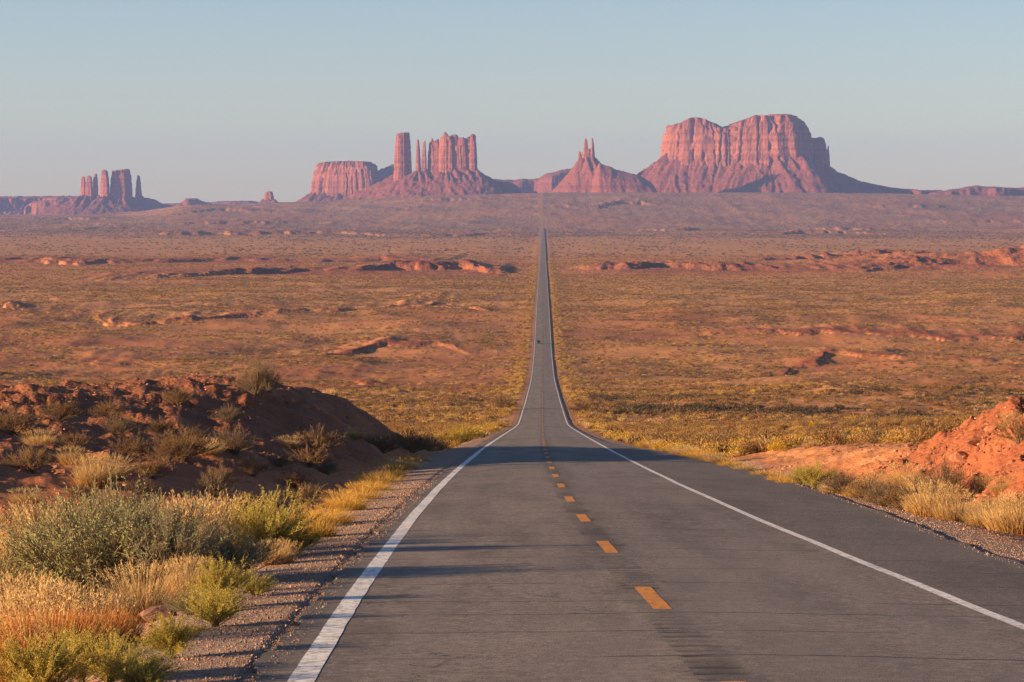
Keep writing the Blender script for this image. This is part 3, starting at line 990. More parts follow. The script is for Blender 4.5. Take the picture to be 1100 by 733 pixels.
def tubes(paths, r0, r1):
    """paths (n,k,3): thin three-sided stems"""
    n, k, _ = paths.shape
    d = np.gradient(paths, axis=1)
    d /= np.linalg.norm(d, axis=2, keepdims=True) + 1e-9
    ref = np.where(np.abs(d[..., :1]) > .8, np.array([0, 1., 0]), np.array([1., 0, 0]))
    a = np.cross(d, ref)
    a /= np.linalg.norm(a, axis=2, keepdims=True) + 1e-9
    b = np.cross(d, a)
    rad = np.linspace(r0, r1, k)[None, :, None]
    ring = [paths + rad * (math.cos(q) * a + math.sin(q) * b) for q in (0, 2.094, 4.189)]
    v = np.stack(ring, 2)           # n,k,3,3
    idx = np.arange(n * k * 3).reshape(n, k, 3)
    nx = np.roll(idx, -1, 2)
    f = np.stack([idx[:, :-1], nx[:, :-1], nx[:, 1:], idx[:, 1:]], -1).reshape(-1, 4)
    return v.reshape(-1, 3), f


def bush(seed, H, W, stems, twigs, leaves, leaf, leafw, upright=.5, ragged=.3, plume=0., stem_r=.008):
    """stems fan out from one foot, twigs fork from them, leaves sit along the twigs. Returns stem and leaf meshes"""
    rng = np.random.default_rng(seed)
    az = rng.uniform(0, 2 * math.pi, stems)
    pol = np.sqrt(rng.uniform(0, 1, stems))             # 0 centre, 1 rim
    reach = W * .5 * pol * (1 + ragged * rng.normal(size=stems) * .6)
    hgt = H * (1 - (.55 - .3 * upright) * pol ** 2) * (1 - ragged * rng.uniform(0, 1, stems))
    # clumps: neighbours share a lobe height
    hgt = hgt * (1 + .28 * np.sin(3 * az + seed) * pol + .18 * np.sin(5 * az + 2 * seed))
    k = 7
    t = np.linspace(0, 1, k)
    px = reach[:, None] * t[None] ** (1.0 + .6 * upright)
    P = np.stack([px * np.cos(az)[:, None], px * np.sin(az)[:, None], hgt[:, None] * t[None] ** .85], -1)
    P = P + np.cumsum(rng.normal(size=P.shape) * .012 * H, axis=1) * t[None, :, None]
    P[:, 0] = rng.normal(size=(stems, 3)) * np.array([.05 * W, .05 * W, 0])
    sv, sf = tubes(P, stem_r, stem_r * .35)
    # twigs
    ti = rng.integers(0, stems, twigs)
    tt = rng.uniform(.3, 1., twigs) ** .7
    seg = np.clip((tt * (k - 1)).astype(int), 0, k - 2)
    fr = (tt * (k - 1) - seg)[:, None]
    foot = P[ti, seg] * (1 - fr) + P[ti, seg + 1] * fr
    dr = P[ti, seg + 1] - P[ti, seg]
    dr /= np.linalg.norm(dr, axis=1, keepdims=True) + 1e-9
    dr = dr + rng.normal(size=dr.shape) * (.55 - .25 * upright) + np.array([0, 0, .25 + .4 * upright])
    dr /= np.linalg.norm(dr, axis=1, keepdims=True)
    tl = H * rng.uniform(.10, .26, twigs)[:, None]
    tw = np.stack([foot, foot + dr * tl * .5 + rng.normal(size=foot.shape) * .01, foot + dr * tl], 1)
    tv, tf = tubes(tw, stem_r * .4, stem_r * .2)
    # leaves
    li = rng.integers(0, twigs, leaves)
    lt = rng.uniform(0, 1.05, leaves)[:, None]
    lp = foot[li] + dr[li] * tl[li] * lt
    ld = dr[li] + rng.normal(size=(leaves, 3)) * .75
    lv, lf = leaf_quads(lp, ld, leaf * rng.uniform(.6, 1.3, leaves), leafw * rng.uniform(.7, 1.2, leaves), rng)
    tint = np.clip(rng.uniform(0, .7, twigs)[li] + rng.uniform(0, .3, leaves), 0, 1)
    along = np.clip(lp[:, 2] / H, 0, 1)
    stem = mesh_np('stems', np.vstack([sv, tv]), np.vstack([sf, tf + len(sv)]))
    leafm = mesh_np('foliage', lv, lf, {'tint': np.repeat(tint, 4), 'along': np.repeat(along, 4)})
    return stem, leafm


def grass(seed, n, H, spread, width, lean=.5, heads=0, curve=.5, k=5):
    """tuft of blades (ribbons) and, on top of some, feathery seed heads"""
    rng = np.random.default_rng(seed)
    az = rng.uniform(0, 2 * math.pi, n)
    r = spread * np.sqrt(rng.uniform(0, 1, n))
    foot = np.stack([r * np.cos(az), r * np.sin(az), np.zeros(n)], 1)
    h = H * rng.uniform(.45, 1.0, n) * (1 - .25 * r / spread)
    out = lean * (.25 + r / spread) * rng.uniform(.2, 1.1, n)
    az2 = az + rng.normal(size=n) * .5
    t = np.linspace(0, 1, k)
    hor = (out * h)[:, None] * (t[None] ** (1 + curve))
    ver = h[:, None] * (t[None] - .18 * out[:, None] * t[None] ** 3)
    P = foot[:, None] + np.stack([hor * np.cos(az2)[:, None], hor * np.sin(az2)[:, None], ver], -1)
    side = np.stack([-np.sin(az2 + rng.normal(size=n)), np.cos(az2 + rng.normal(size=n)), np.zeros(n)], 1)
    w = width * rng.uniform(.6, 1.2, n)[:, None, None] * np.array([.8, 1, .8, .5, .08])[None, :k, None]
    A = P - side[:, None] * w * .5
    B = P + side[:, None] * w * .5
    v = np.stack([A, B], 2).reshape(-1, 3)
    idx = np.arange(n * k * 2).reshape(n, k, 2)
    f = np.stack([idx[:, :-1, 0], idx[:, :-1, 1], idx[:, 1:, 1], idx[:, 1:, 0]], -1).reshape(-1, 4)
    tint = np.repeat(rng.uniform(0, 1, n), k * 2)
    al = np.tile(np.repeat(t, 2), n)
    blades = mesh_np('blades', v, f, {'tint': tint, 'along': al})
    hm = None
    if heads:
        pick = np.argsort(-h)[:heads]
        tip = P[pick, -1]
        dr = P[pick, -1] - P[pick, -2]
        dr /= np.linalg.norm(dr, axis=1, keepdims=True)
        m = 12
        ii = np.repeat(np.arange(heads), m)
        tt = np.tile(np.linspace(-.6, .7, m), heads)[:, None]
        lp = tip[ii] + dr[ii] * tt * .13 * H
        ld = dr[ii] + rng.normal(size=lp.shape) * .35
        hv, hf = leaf_quads(lp, ld, .05 * H, width * .9, rng)
        hm = mesh_np('seed_heads', hv, hf, {'tint': np.repeat(rng.uniform(0, 1, len(lp)), 4), 'along': np.ones(len(hv))})
    return blades, hm


L_SAGE = mat_leaf('sage_leaf', [(0, (.20, .215, .095)), (.5, (.345, .355, .155)), (1, (.50, .485, .225))], .5)
L_SAGED = mat_leaf('blue_sage_leaf', [(0, (.17, .18, .095)), (.5, (.29, .295, .155)), (1, (.43, .41, .22))], .5)
L_RABBIT = mat_leaf('rabbitbrush_leaf', [(0, (.31, .245, .05)), (.45, (.52, .42, .085)), (1, (.70, .56, .13))], .45)
L_GOLD = mat_leaf('golden_bloom', [(0, (.28, .19, .03)), (.5, (.50, .33, .035)), (1, (.66, .44, .05))], .35)
L_STRAW = mat_leaf('straw_blade', [(0, (.36, .23, .09)), (.5, (.54, .37, .16)), (1, (.68, .50, .25))], .35, (.36, .18, .045))
L_ORANGE = mat_leaf('rusty_blade', [(0, (.46, .24, .08)), (.5, (.58, .33, .13)), (1, (.70, .46, .22))], .35, (.48, .15, .010), reach=(.38, 1.08))
L_YGRASS = mat_leaf('yellow_blade', [(0, (.42, .24, .05)), (.5, (.58, .35, .075)), (1, (.68, .45, .14))], .35, (.36, .21, .03))
L_TAWNY = mat_leaf('tawny_leaf', [(0, (.27, .15, .042)), (.5, (.42, .25, .055)), (1, (.56, .36, .085))], .3)
L_DARK = mat_leaf('dark_brush_leaf', [(0, (.055, .04, .022)), (.5, (.10, .07, .036)), (1, (.17, .115, .055))], .2)
L_GREYB = mat_leaf('grey_brown_leaf', [(0, (.13, .095, .05)), (.5, (.23, .165, .085)), (1, (.34, .25, .12))], .3)
L_DRY = mat_leaf('dry_leaf', [(0, (.14, .085, .05)), (.5, (.22, .14, .075)), (1, (.30, .21, .10))], .2)
L_OLIVE = mat_leaf('olive_leaf', [(0, (.135, .072, .027)), (.5, (.25, .138, .05)), (1, (.39, .225, .082))], .25)
S_TWIG = mat_plain('grey_twig', (.20, .14, .09), .9)
S_GREEN = mat_plain('green_twig', (.26, .22, .07), .85)

PLANT = {}


def proto_bush(key, leafmat, stemmat, *a, **kw):
    s, l = bush(*a, **kw)
    s.materials.append(stemmat)
    l.materials.append(leafmat)
    PLANT[key] = [('stems', s), ('foliage', l)]


def proto_grass(key, mat, headmat, *a, **kw):
    b, h = grass(*a, **kw)
    b.materials.append(mat)
    PLANT[key] = [('blades', b)]
    if h is not None:
        h.materials.append(headmat)
        PLANT[key].append(('seed_heads', h))


# unit plants: about 1 m tall, scaled when planted
proto_bush('sage_a', L_SAGE, S_TWIG, 1, 1.0, 1.7, 90, 1700, 14000, .034, .010, upright=.35, ragged=.32)
proto_bush('sage_b', L_SAGED, S_TWIG, 2, 1.0, 1.6, 90, 1700, 14000, .032, .010, upright=.3, ragged=.35)
proto_bush('rabbit_a', L_RABBIT, S_GREEN, 3, 1.0, 1.1, 110, 1300, 14000, .045, .010, upright=.95, ragged=.35)
proto_bush('rabbit_b', L_RABBIT, S_GREEN, 4, 1.0, 1.3, 120, 1300, 14000, .042, .010, upright=.8, ragged=.4)
proto_bush('gold', L_GOLD, S_GREEN, 5, 1.0, 1.4, 90, 1000, 10000, .04, .014, upright=.7, ragged=.35)
proto_bush('dry_a', L_DRY, S_TWIG, 6, 1.0, 1.5, 110, 1700, 7000, .035, .010, upright=.4, ragged=.3)
proto_bush('olive_a', L_OLIVE, S_TWIG, 7, 1.0, 1.5, 80, 1100, 11000, .036, .012, upright=.4, ragged=.35)
proto_bush('olive_b', L_OLIVE, S_TWIG, 8, 1.0, 1.7, 70, 1000, 9000, .04, .014, upright=.3, ragged=.4)
proto_grass('straw_a', L_STRAW, L_STRAW, 9, 1100, 1.0, .42, .012, lean=.55, heads=160)
proto_grass('straw_b', L_STRAW, L_STRAW, 10, 1000, 1.0, .5, .012, lean=.8, heads=100)
proto_grass('orange', L_ORANGE, L_STRAW, 11, 1700, 1.0, .5, .013, lean=.5, heads=130)
proto_grass('yellow_a', L_YGRASS, L_YGRASS, 12, 800, 1.0, .5, .014, lean=.8, heads=60)
proto_grass('yellow_b', L_YGRASS, L_YGRASS, 13, 700, 1.0, .6, .014, lean=1.0)

BASE = {}


def plant(kind, x, y, h, wide, name, label, cat, group=None, rot=None, sink=.03):
    """plant one thing (Empty at its foot, its parts below); the first of a kind and label is built, later ones copied"""
    z = ground_at(x, y) - sink
    rz = random.uniform(0, 6.28) if rot is None else rot
    if name + kind in BASE:
        o = copy_thing(BASE[name + kind], (x, y, z), rz, (h * wide, h * wide, h))
        if 'group' in o:
            del o['group']
        return tag(o, label, cat, group)
    o = empty(name, (x, y, z), label, cat, group)
    o.rotation_euler = (0, 0, rz)
    o.scale = (h * wide, h * wide, h)
    for pn, me in PLANT[kind]:
        obj(pn, me, None, o)
    BASE[name + kind] = o
    return o


def at(px, row, d):
    """lateral position of a photo column at distance d"""
    return (px - PX0) / F * d


def P(kind, px, d, h, wide, name, label, cat, group=None):
    return plant(kind, at(px, 0, d), d, h, wide, name, label, cat, group)


SH, GR = 'shrub', 'grass clump'
# left foreground
P('rabbit_a', 36, 23.2, .56, 1.3, 'rabbitbrush', 'upright yellow-green bush in the bottom left corner', SH)
P('rabbit_a', 84, 24.6, .48, 1.0, 'rabbitbrush', 'spindly yellow-green bush right behind the corner bush', SH)
P('rabbit_b', 112, 24.2, .44, 1.3, 'rabbitbrush', 'low pale yellow-green bush between the corner bush and the gravel', SH)
P('rabbit_a', 182, 26.4, .40, 1.4, 'rabbitbrush', 'yellow-green bush nearest the gravel at the bottom of the photo', SH)
P('rabbit_b', 146, 23.4, .36, 1.3, 'rabbitbrush', 'smallest yellow-green bush at the bottom edge by the gravel', SH)
P('rabbit_b', 228, 30.2, .46, 1.2, 'rabbitbrush', 'yellow-green bush just right of the red boulder', SH)
P('rabbit_a', 236, 33.2, .56, 1.2, 'rabbitbrush', 'slim-stemmed yellow bush on the gravel edge behind the red boulder', SH)
P('rabbit_b', 272, 35.2, .30, 1.3, 'rabbitbrush', 'tiny yellow bush standing farthest out on the gravel', SH)
P('orange', 48, 28.6, 1.0, 1.2, 'bunchgrass', 'tall bunchgrass with rust-orange foot and pale plumes at the left edge', GR)
P('orange', 4, 28.2, .8, 1.2, 'bunchgrass', 'rust-orange bunchgrass cut by the left edge of the photo', GR)
P('orange', 106, 29.6, .66, 1.1, 'bunchgrass', 'short orange bunchgrass right of the tall plumed one', GR)
P('straw_a', 16, 34.5, 1.1, 1.1, 'bunchgrass', 'pale straw bunchgrass behind the rust-orange clump at left', GR)
P('sage_a', 104, 38.5, 1.78, .98, 'sagebrush', 'largest grey-green sagebrush in the left foreground', SH)
P('sage_b', 176, 38.0, 1.42, .95, 'sagebrush', 'blue-grey sagebrush right of the largest one', SH)
P('sage_a', 46, 40.0, 1.45, 1.0, 'sagebrush', 'grey-green sagebrush at left, left of the largest one', SH)
P('straw_b', 150, 34.8, .78, 1.0, 'bunchgrass', 'brown seedy bunchgrass in front of the blue-grey sagebrush', GR)
P('straw_a', 200, 36.0, .66, .9, 'bunchgrass', 'thin brown bunchgrass in the shade right of the seedy one', GR)
P('sage_b', 238, 39.0, .85, 1.2, 'sagebrush', 'low shaded sagebrush between the seedy grass and the gravel', SH)
P('sage_b', 200, 32.6, .30, 1.3, 'sagebrush', 'small shaded grey bush behind the red boulder', SH)
P('straw_a', 202, 47.5, 1.55, 1.05, 'bunchgrass', 'tall golden bunchgrass behind the blue-grey sagebrush', GR)
P('straw_b', 236, 49.5, 1.4, 1.05, 'bunchgrass', 'golden bunchgrass leaning right, before the dark mound', GR)
P('straw_a', 172, 46.5, 1.5, .9, 'bunchgrass', 'golden bunchgrass peeking over the largest sagebrush', GR)
P('rabbit_b', 290, 45.0, 1.02, 1.0, 'rabbitbrush', 'bright yellow-green bush beside the gravel half way up the left side', SH)
P('rabbit_a', 268, 47.0, .84, 1.0, 'rabbitbrush', 'taller green bush left of the bright roadside one', SH)
P('gold', 318, 45.5, .50, 1.3, 'rabbitbrush', 'low golden bush right of the bright roadside one', SH)
P('straw_a', 296, 43.0, .44, 1.3, 'bunchgrass', 'pale tuft at the foot of the bright roadside bush', GR)
P('straw_a', 14, 46.0, 1.25, 1.1, 'bunchgrass', 'straw bunchgrass at the left edge below the mound', GR)
P('straw_b', 44, 52.0, 1.3, 1.2, 'bunchgrass', 'wide straw bunchgrass below the mound at far left', GR)
P('olive_a', 76, 50.0, 1.2, 1.1, 'desert_shrub', 'olive shrub between the straw clumps below the mound', SH)
P('sage_a', 134, 44.5, 1.75, .9, 'sagebrush', 'pale-tipped sagebrush showing behind the largest one', SH)
P('straw_b', -18, 39.0, 1.2, 1.2, 'bunchgrass', 'straw bunchgrass just beyond the left edge', GR)
# strip of yellow grass along the left shoulder, farther on
g1 = 'golden grass along the left shoulder'
for i, (px, d, h, wd) in enumerate([(338, 52, .5, 1.4), (352, 58, .52, 1.4), (372, 66, .5, 1.6), (346, 62, .5, 1.3), (386, 74, .55, 1.6), (398, 82, .5, 1.6), (366, 72, .5, 1.5),
                                    (410, 92, .55, 1.7), (420, 100, .5, 1.8), (392, 88, .5, 1.5), (330, 57, .6, 1.2), (404, 97, .6, 1.5), (432, 112, .6, 1.8), (444, 128, .6, 1.8)]):
    P(('yellow_a', 'yellow_b')[i % 2], px, d, h, wd, 'yellow_grass', 'golden yellow grass tuft in the strip between left gravel and mound', GR, g1)
# shrubs on the mound
g2 = 'shrubs on the dark mound'
P('straw_a', 100, 78, .95, 1.3, 'bunchgrass', 'large pale straw clump on the upper face of the mound', GR)
P('straw_b', 112, 80, .8, 1.3, 'bunchgrass', 'second pale clump overlapping the large one on the mound', GR)
P('olive_a', 196, 92, 1.05, 1.3, 'desert_shrub', 'largest grey shrub in the middle of the mound', SH)
P('olive_b', 178, 88, .85, 1.2, 'desert_shrub', 'grey shrub left of the largest on the mound', SH)
P('dry_a', 274, 120, 1.5, .8, 'desert_shrub', 'upright dark shrub on the mound crest near its right end', SH)
P('dry_a', 288, 123, 1.1, .8, 'desert_shrub', 'lower dark shrub on the crest right of the upright one', SH)
for i, (px, d, h, wd) in enumerate([(52, 68, .6, 1.2), (86, 74, .5, 1.2), (152, 76, .55, 1.3), (162, 82, .7, 1.2), (140, 90, .8, 1.3), (40, 92, .8, 1.3), (12, 96, .9, 1.5), (60, 104, .8, 1.5),
                                    (228, 80, .75, 1.0), (236, 86, .5, 1.2), (222, 96, .8, 1.3), (250, 100, .9, 1.3), (340, 112, 1.0, 1.4), (330, 104, .8, 1.3), (300, 100, .6, 1.3), (380, 122, .7, 1.3),
                                    (330, 84, .6, 1.5), (96, 66, .55, 1.3), (20, 62, .7, 1.3), (212, 72, .5, 1.3), (184, 66, .5, 1.3), (116, 108, .7, 1.4), (262, 76, .6, 1.2), (290, 78, .5, 1.3), (30, 80, .8, 1.3), (74, 84, .7, 1.2), (128, 98, .7, 1.3), (172, 104, .7, 1.2), (206, 106, .6, 1.3), (244, 112, .7, 1.2), (310, 110, .7, 1.3), (356, 116, .6, 1.3), (270, 92, .7, 1.2), (316, 92, .6, 1.4), (80, 94, .6, 1.3), (24, 72, .6, 1.4), (136, 70, .5, 1.3), (230, 68, .5, 1.3), (350, 106, .6, 1.4), (190, 116, .8, 1.2)]):
    if i % 5 == 0:
        P('straw_b', px, d, h * .8, wd, 'bunchgrass', 'small straw tuft scattered on the dark red mound', GR, 'straw tufts on the dark mound')
    else:
        P(('olive_a', 'olive_b', 'dry_a')[i % 3], px, d, h, wd, 'desert_shrub', 'small grey-brown shrub scattered on the dark red mound', SH, g2)
P('gold', 500, 215, 1.3, 1.7, 'rabbitbrush', 'brightest golden bush beside the road below the mound', SH)
P('gold', 488, 205, 1.1, 1.7, 'rabbitbrush', 'golden bush left of the brightest one below the mound', SH)
P('olive_a', 440, 150, 1.3, 1.5, 'desert_shrub', 'dark olive shrub at the foot of the mound by the road', SH)
P('olive_b', 462, 168, 1.2, 1.6, 'desert_shrub', 'dark olive shrub beyond the mound foot nearer the golden bushes', SH)
P('olive_a', 410, 128, 1.0, 1.5, 'desert_shrub', 'dark shrub under the right tip of the mound', SH)
# right bank
P('dry_a', 1016, 72, 1.15, 1.05, 'desert_shrub', 'large brown twiggy shrub half way up the red bank', SH)
P('dry_a', 1002, 69, .7, .9, 'desert_shrub', 'smaller brown shrub below the large twiggy one on the red bank', SH)
P('straw_a', 1004, 63, .9, 1.15, 'bunchgrass', 'pale blond bunchgrass at the foot of the red bank', GR)
P('straw_b', 1028, 62, .72, 1.2, 'bunchgrass', 'low blond bunchgrass right of the pale one at the bank foot', GR)
P('straw_b', 1062, 60, .6, 1.4, 'bunchgrass', 'blond bunchgrass by the gravel near the right edge', GR)
P('straw_a', 1084, 58, .8, 1.2, 'bunchgrass', 'tall blond bunchgrass almost touching the right edge', GR)
P('straw_b', 1100, 58, .95, 1.2, 'bunchgrass', 'brown bunchgrass cut by the right edge of the photo', GR)
P('dry_a', 950, 69, .6, 1.3, 'desert_shrub', 'brown shrub at the roadside left of the blond grass', SH)
P('olive_a', 934, 72, .66, 1.2, 'desert_shrub', 'olive shrub at the roadside left of the brown one', SH)
P('olive_b', 968, 67, .55, 1.2, 'desert_shrub', 'olive shrub in the shadow just left of the blond grass', SH)
P('rabbit_b', 876, 84, .75, 1.1, 'rabbitbrush', 'green-yellow bush at the right roadside before the sand', SH)
P('rabbit_a', 862, 87, .6, 1.1, 'rabbitbrush', 'green-yellow bush behind the one before the sand', SH)
P('dry_a', 906, 79, .6, 1.4, 'desert_shrub', 'reddish brown shrub between the green bush and the olive one', SH)
P('straw_b', 972, 82, .85, 1.1, 'bunchgrass', 'straw clump on the left shoulder of the red bank', GR)
P('straw_a', 985, 80, .7, 1.0, 'bunchgrass', 'straw clump higher on the left shoulder of the red bank', GR)
P('straw_a', 1094, 62, .75, 1.0, 'bunchgrass', 'straw clump low on the red bank at the right edge', GR)
P('olive_b', 1096, 74, .8, 1.0, 'desert_shrub', 'olive shrub high on the red bank at the right edge', SH)
P('straw_b', 1086, 78, .6, 1.0, 'bunchgrass', 'small straw clump on the bank crest near the right edge', GR)
P('straw_b', 1040, 64, .4, 1.0, 'bunchgrass', 'small dry tuft in the rubble of the red bank', GR)
for i, (px, d, h, wd) in enumerate([(1046, 64, .5, 1.2), (1076, 62, .5, 1.2), (986, 66, .5, 1.2), (1014, 65, .45, 1.3), (958, 74, .5, 1.3), (924, 80, .5, 1.3), (940, 86, .6, 1.2), (896, 88, .5, 1.3), (1060, 72, .5, 1.1), (1080, 70, .5, 1.2), (980, 74, .5, 1.2)]):
    P(('straw_b', 'dry_a', 'straw_a')[i % 3], px, d, h, wd, 'bank_growth' if 0 else ('bunchgrass', 'desert_shrub', 'bunchgrass')[i % 3], ('dry straw tuft dotting the foot of the red bank', 'low brown shrub dotting the foot of the red bank', 'dry straw tuft dotting the foot of the red bank')[i % 3], (GR, SH, GR)[i % 3], ('straw tufts at the bank foot', 'brown shrubs at the bank foot', 'straw tufts at the bank foot')[i % 3])
g3 = 'grass along the right shoulder'
for i, (px, d, h, wd) in enumerate([(838, 92, .42, 1.6), (820, 100, .4, 1.6), (800, 109, .42, 1.7), (784, 116, .45, 1.8), (848, 89, .4, 1.4), (770, 125, .5, 1.8), (756, 134, .5, 1.8), (744, 143, .5, 1.9),
                                    (732, 152, .55, 2.0), (722, 161, .6, 2.0), (712, 172, .6, 2.0), (764, 129, .5, 1.8), (750, 138, .5, 2), (698, 176, .7, 2.), (738, 147, .6, 2.), (688, 195, .7, 2.), (676, 215, .7, 2.2), (894, 80, .4, 1.4), (918, 76, .36, 1.4)]):
    P(('yellow_a', 'yellow_b', 'straw_b')[i % 3], px, d, h, wd, 'yellow_grass', 'low yellow grass tuft in the strip along the right pavement edge', GR, g3)

# shrubs of the flat, those that show largest: each its own object
SMALL = {}


def small_bush(key, mat, seed, leaves, leaf, leafw, H=1.0, W=1.5, up=.4):
    rng = np.random.default_rng(seed)
    az = rng.uniform(0, 6.283, leaves)
    r = np.sqrt(rng.uniform(0, 1, leaves))
    lob = 1 + .22 * np.sin(3 * az + seed) + .15 * np.sin(5 * az + 2. * seed)
    top = H * np.sqrt(np.clip(1 - (r * .93) ** 2, 0, 1)) * lob
    z = top * np.sqrt(rng.uniform(.05, 1, leaves))
    p = np.stack([r * np.cos(az) * W * .5 * lob, r * np.sin(az) * W * .5 * lob, z], 1)
    d = p * np.array([1, 1, 1.0]) + np.array([0, 0, .4 * H + up]) + rng.normal(size=p.shape) * .55
    v, f = leaf_quads(p - d * .1, d, leaf * rng.uniform(.6, 1.4, leaves), leafw * rng.uniform(.7, 1.3, leaves), rng)
    tint = np.repeat(rng.uniform(0, 1, leaves), 4)
    me = mesh_np(key, v, f, {'tint': tint, 'along': np.clip(v[:, 2] / H, 0, 1)})
    me.materials.append(mat)
    SMALL[key] = me


def small_grass(key, mat, seed, n, H=1.0, spread=.5, width=.03, lean=.8):
    b, _ = grass(seed, n, H, spread, width, lean=lean)
    b.materials.append(mat)
    SMALL[key] = b


for i in range(3):
    small_bush('mid_olive%d' % i, L_OLIVE, 60 + i, 900, .13, .045)
    small_bush('mid_sage%d' % i, L_GREYB, 70 + i, 900, .12, .045)
    small_bush('mid_gold%d' % i, (L_TAWNY, L_GOLD, L_TAWNY)[i], 80 + i, 800, .13, .045, up=.7)
    small_grass('mid_straw%d' % i, L_STRAW, 90 + i, 420)


def individuals():
    """the shrubs of the flat that show largest, nearest first"""
    rng = np.random.default_rng(23)
    done = []
    spots = []
    while len(spots) < 190:
        right = rng.uniform() < .72
        d = rng.uniform(92, 250)
        px = rng.uniform(660, 1115) if right else rng.uniform(300, 520)
        x = at(px, 0, d)
        s = x - float(road_x(d))
        out = s - float(edge_right(d)) if s > 0 else -s - EDGE_LEFT
        if out < 3.0 or (not right and d < 150):
            continue
        hb = float(bank_top(d)) if right else 0
        if right and d < 118 and (x - float(bank_foot(d)) < 5.5 and rng.uniform() < .85):
            continue
        if any((x - q[0]) ** 2 + (d - q[1]) ** 2 < 1.9 ** 2 for q in spots):
            continue
        spots.append((x, d, right))
    spots.sort(key=lambda q: q[1])
    base = {}
    for x, d, right in spots:
        u = rng.uniform()
        fam = 'mid_olive' if u < .5 else 'mid_sage' if u < .62 else 'mid_gold' if u < .78 else 'mid_straw'
        key = fam + str(rng.integers(0, 3))
        h = rng.uniform(.55, 1.05) * (.75 if fam == 'mid_straw' else 1)
        z = ground_at(x, d) - .05
        side = 'right' if right else 'left'
        nm, cat, lab, grp = {
            'mid_olive': ('desert_shrub', SH, 'rounded olive-brown shrub on the flat %s of the road', 'olive shrubs on the flat'),
            'mid_sage': ('sagebrush', SH, 'rounded grey-brown sagebrush on the flat %s of the road', 'sagebrush on the flat'),
            'mid_gold': ('golden_shrub', SH, 'rounded yellow-green bush on the flat %s of the road', 'yellow bushes on the flat'),
            'mid_straw': ('bunchgrass', GR, 'straw-coloured grass tuft on the flat %s of the road', 'straw tufts on the flat')}[fam]
        o = obj(nm, SMALL[key])
        o.location = (x, d, z)
        o.rotation_euler = (0, 0, rng.uniform(0, 6.28))
        w = rng.uniform(.95, 1.5)
        o.scale = (h * w, h * w, h)
        tag(o, {'right': 'beyond the sand and red bank', 'left': 'past the mound'}[side] and (lab % side), cat, grp + ' ' + side + ' of the road')


individuals()

# large dark shrub that throws its shadow across the road far down the slope
P('olive_a', 541, 516, 2.6, 1.4, 'desert_shrub', 'tall dark shrub whose shadow crosses the road far down the slope', SH)
P('olive_b', 627, 500, 2.2, 1.4, 'desert_shrub', 'tall dark shrub right of the road opposite the crossing shadow', SH)

# ------------------------------------------------------------------ scrub of the plain: uncountable, one object each
def scatter(name, keys, pts, scl, label, seed, big):
    rng = np.random.default_rng(seed)
    n = len(pts)
    me = bpy.data.meshes.new(name)
    me.vertices.add(n)
    me.vertices.foreach_set('co', np.asarray(pts, np.float32).ravel())
    a = me.attributes.new('scl', 'FLOAT_VECTOR', 'POINT')
    a.data.foreach_set('vector', np.asarray(scl, np.float32).ravel())
    a = me.attributes.new('rot', 'FLOAT_VECTOR', 'POINT')
    r = np.zeros((n, 3), np.float32)
    r[:, 2] = rng.uniform(0, 6.28, n)
    if big:
        r[:, :2] = rng.uniform(0, 6.28, (n, 2))
    a.data.foreach_set('vector', r.ravel())
    a = me.attributes.new('pick', 'INT', 'POINT')
    a.data.foreach_set('value', rng.integers(0, len(keys), n).astype(np.int32))
    o = obj(name, me)
    tag(o, label, None, None, 'stuff')
    src = bpy.data.collections.new(name + '_kinds')
    for k in keys:
        q = bpy.data.objects.new(k, SMALL[k])
        src.objects.link(q)
    g = bpy.data.node_groups.new(name, 'GeometryNodeTree')
    g.interface.new_socket('Geometry', in_out='INPUT', socket_type='NodeSocketGeometry')
    g.interface.new_socket('Geometry', in_out='OUTPUT', socket_type='NodeSocketGeometry')
    gi, go = g.nodes.new('NodeGroupInput'), g.nodes.new('NodeGroupOutput')
    ci = g.nodes.new('GeometryNodeCollectionInfo')
    ci.inputs['Collection'].default_value = src
    ci.inputs['Separate Children'].default_value = True
    ci.inputs['Reset Children'].default_value = True
    ip = g.nodes.new('GeometryNodeInstanceOnPoints')
    ip.inputs['Pick Instance'].default_value = True

    def na(nm, typ):
        nd = g.nodes.new('GeometryNodeInputNamedAttribute')
        nd.data_type = typ
        nd.inputs['Name'].default_value = nm
        return nd.outputs['Attribute']
    L = g.links.new
    L(gi.outputs[0], ip.inputs['Points'])
    L(ci.outputs[0], ip.inputs['Instance'])
    L(na('pick', 'INT'), ip.inputs['Instance Index'])
    L(na('rot', 'FLOAT_VECTOR'), ip.inputs['Rotation'])
    L(na('scl', 'FLOAT_VECTOR'), ip.inputs['Scale'])
    L(ip.outputs[0], go.inputs[0])
    md = o.modifiers.new('scatter', 'NODES')
    md.node_group = g
    return o


for i in range(3):
    small_bush('far_olive%d' % i, L_OLIVE, 160 + i, 150, .25, .10)
    small_bush('far_dark%d' % i, L_DARK, 165 + i, 150, .25, .10)
    small_bush('far_sage%d' % i, L_GREYB, 170 + i, 150, .25, .10)
    small_bush('far_gold%d' % i, (L_TAWNY, L_TAWNY, L_GOLD)[i], 180 + i, 150, .25, .10, up=.7)
    small_grass('far_straw%d' % i, L_STRAW, 190 + i, 60, 1.0, .6, .12, .9)


def wedge(n, d0, d1, half, rng, power=1.0):
    u = rng.uniform(0, 1, n)
    d = (d0 ** (2 - power) + u * (d1 ** (2 - power) - d0 ** (2 - power))) ** (1 / (2 - power))
    a = np.radians(rng.uniform(-half, half, n))
    return d * np.sin(a), d * np.cos(a)


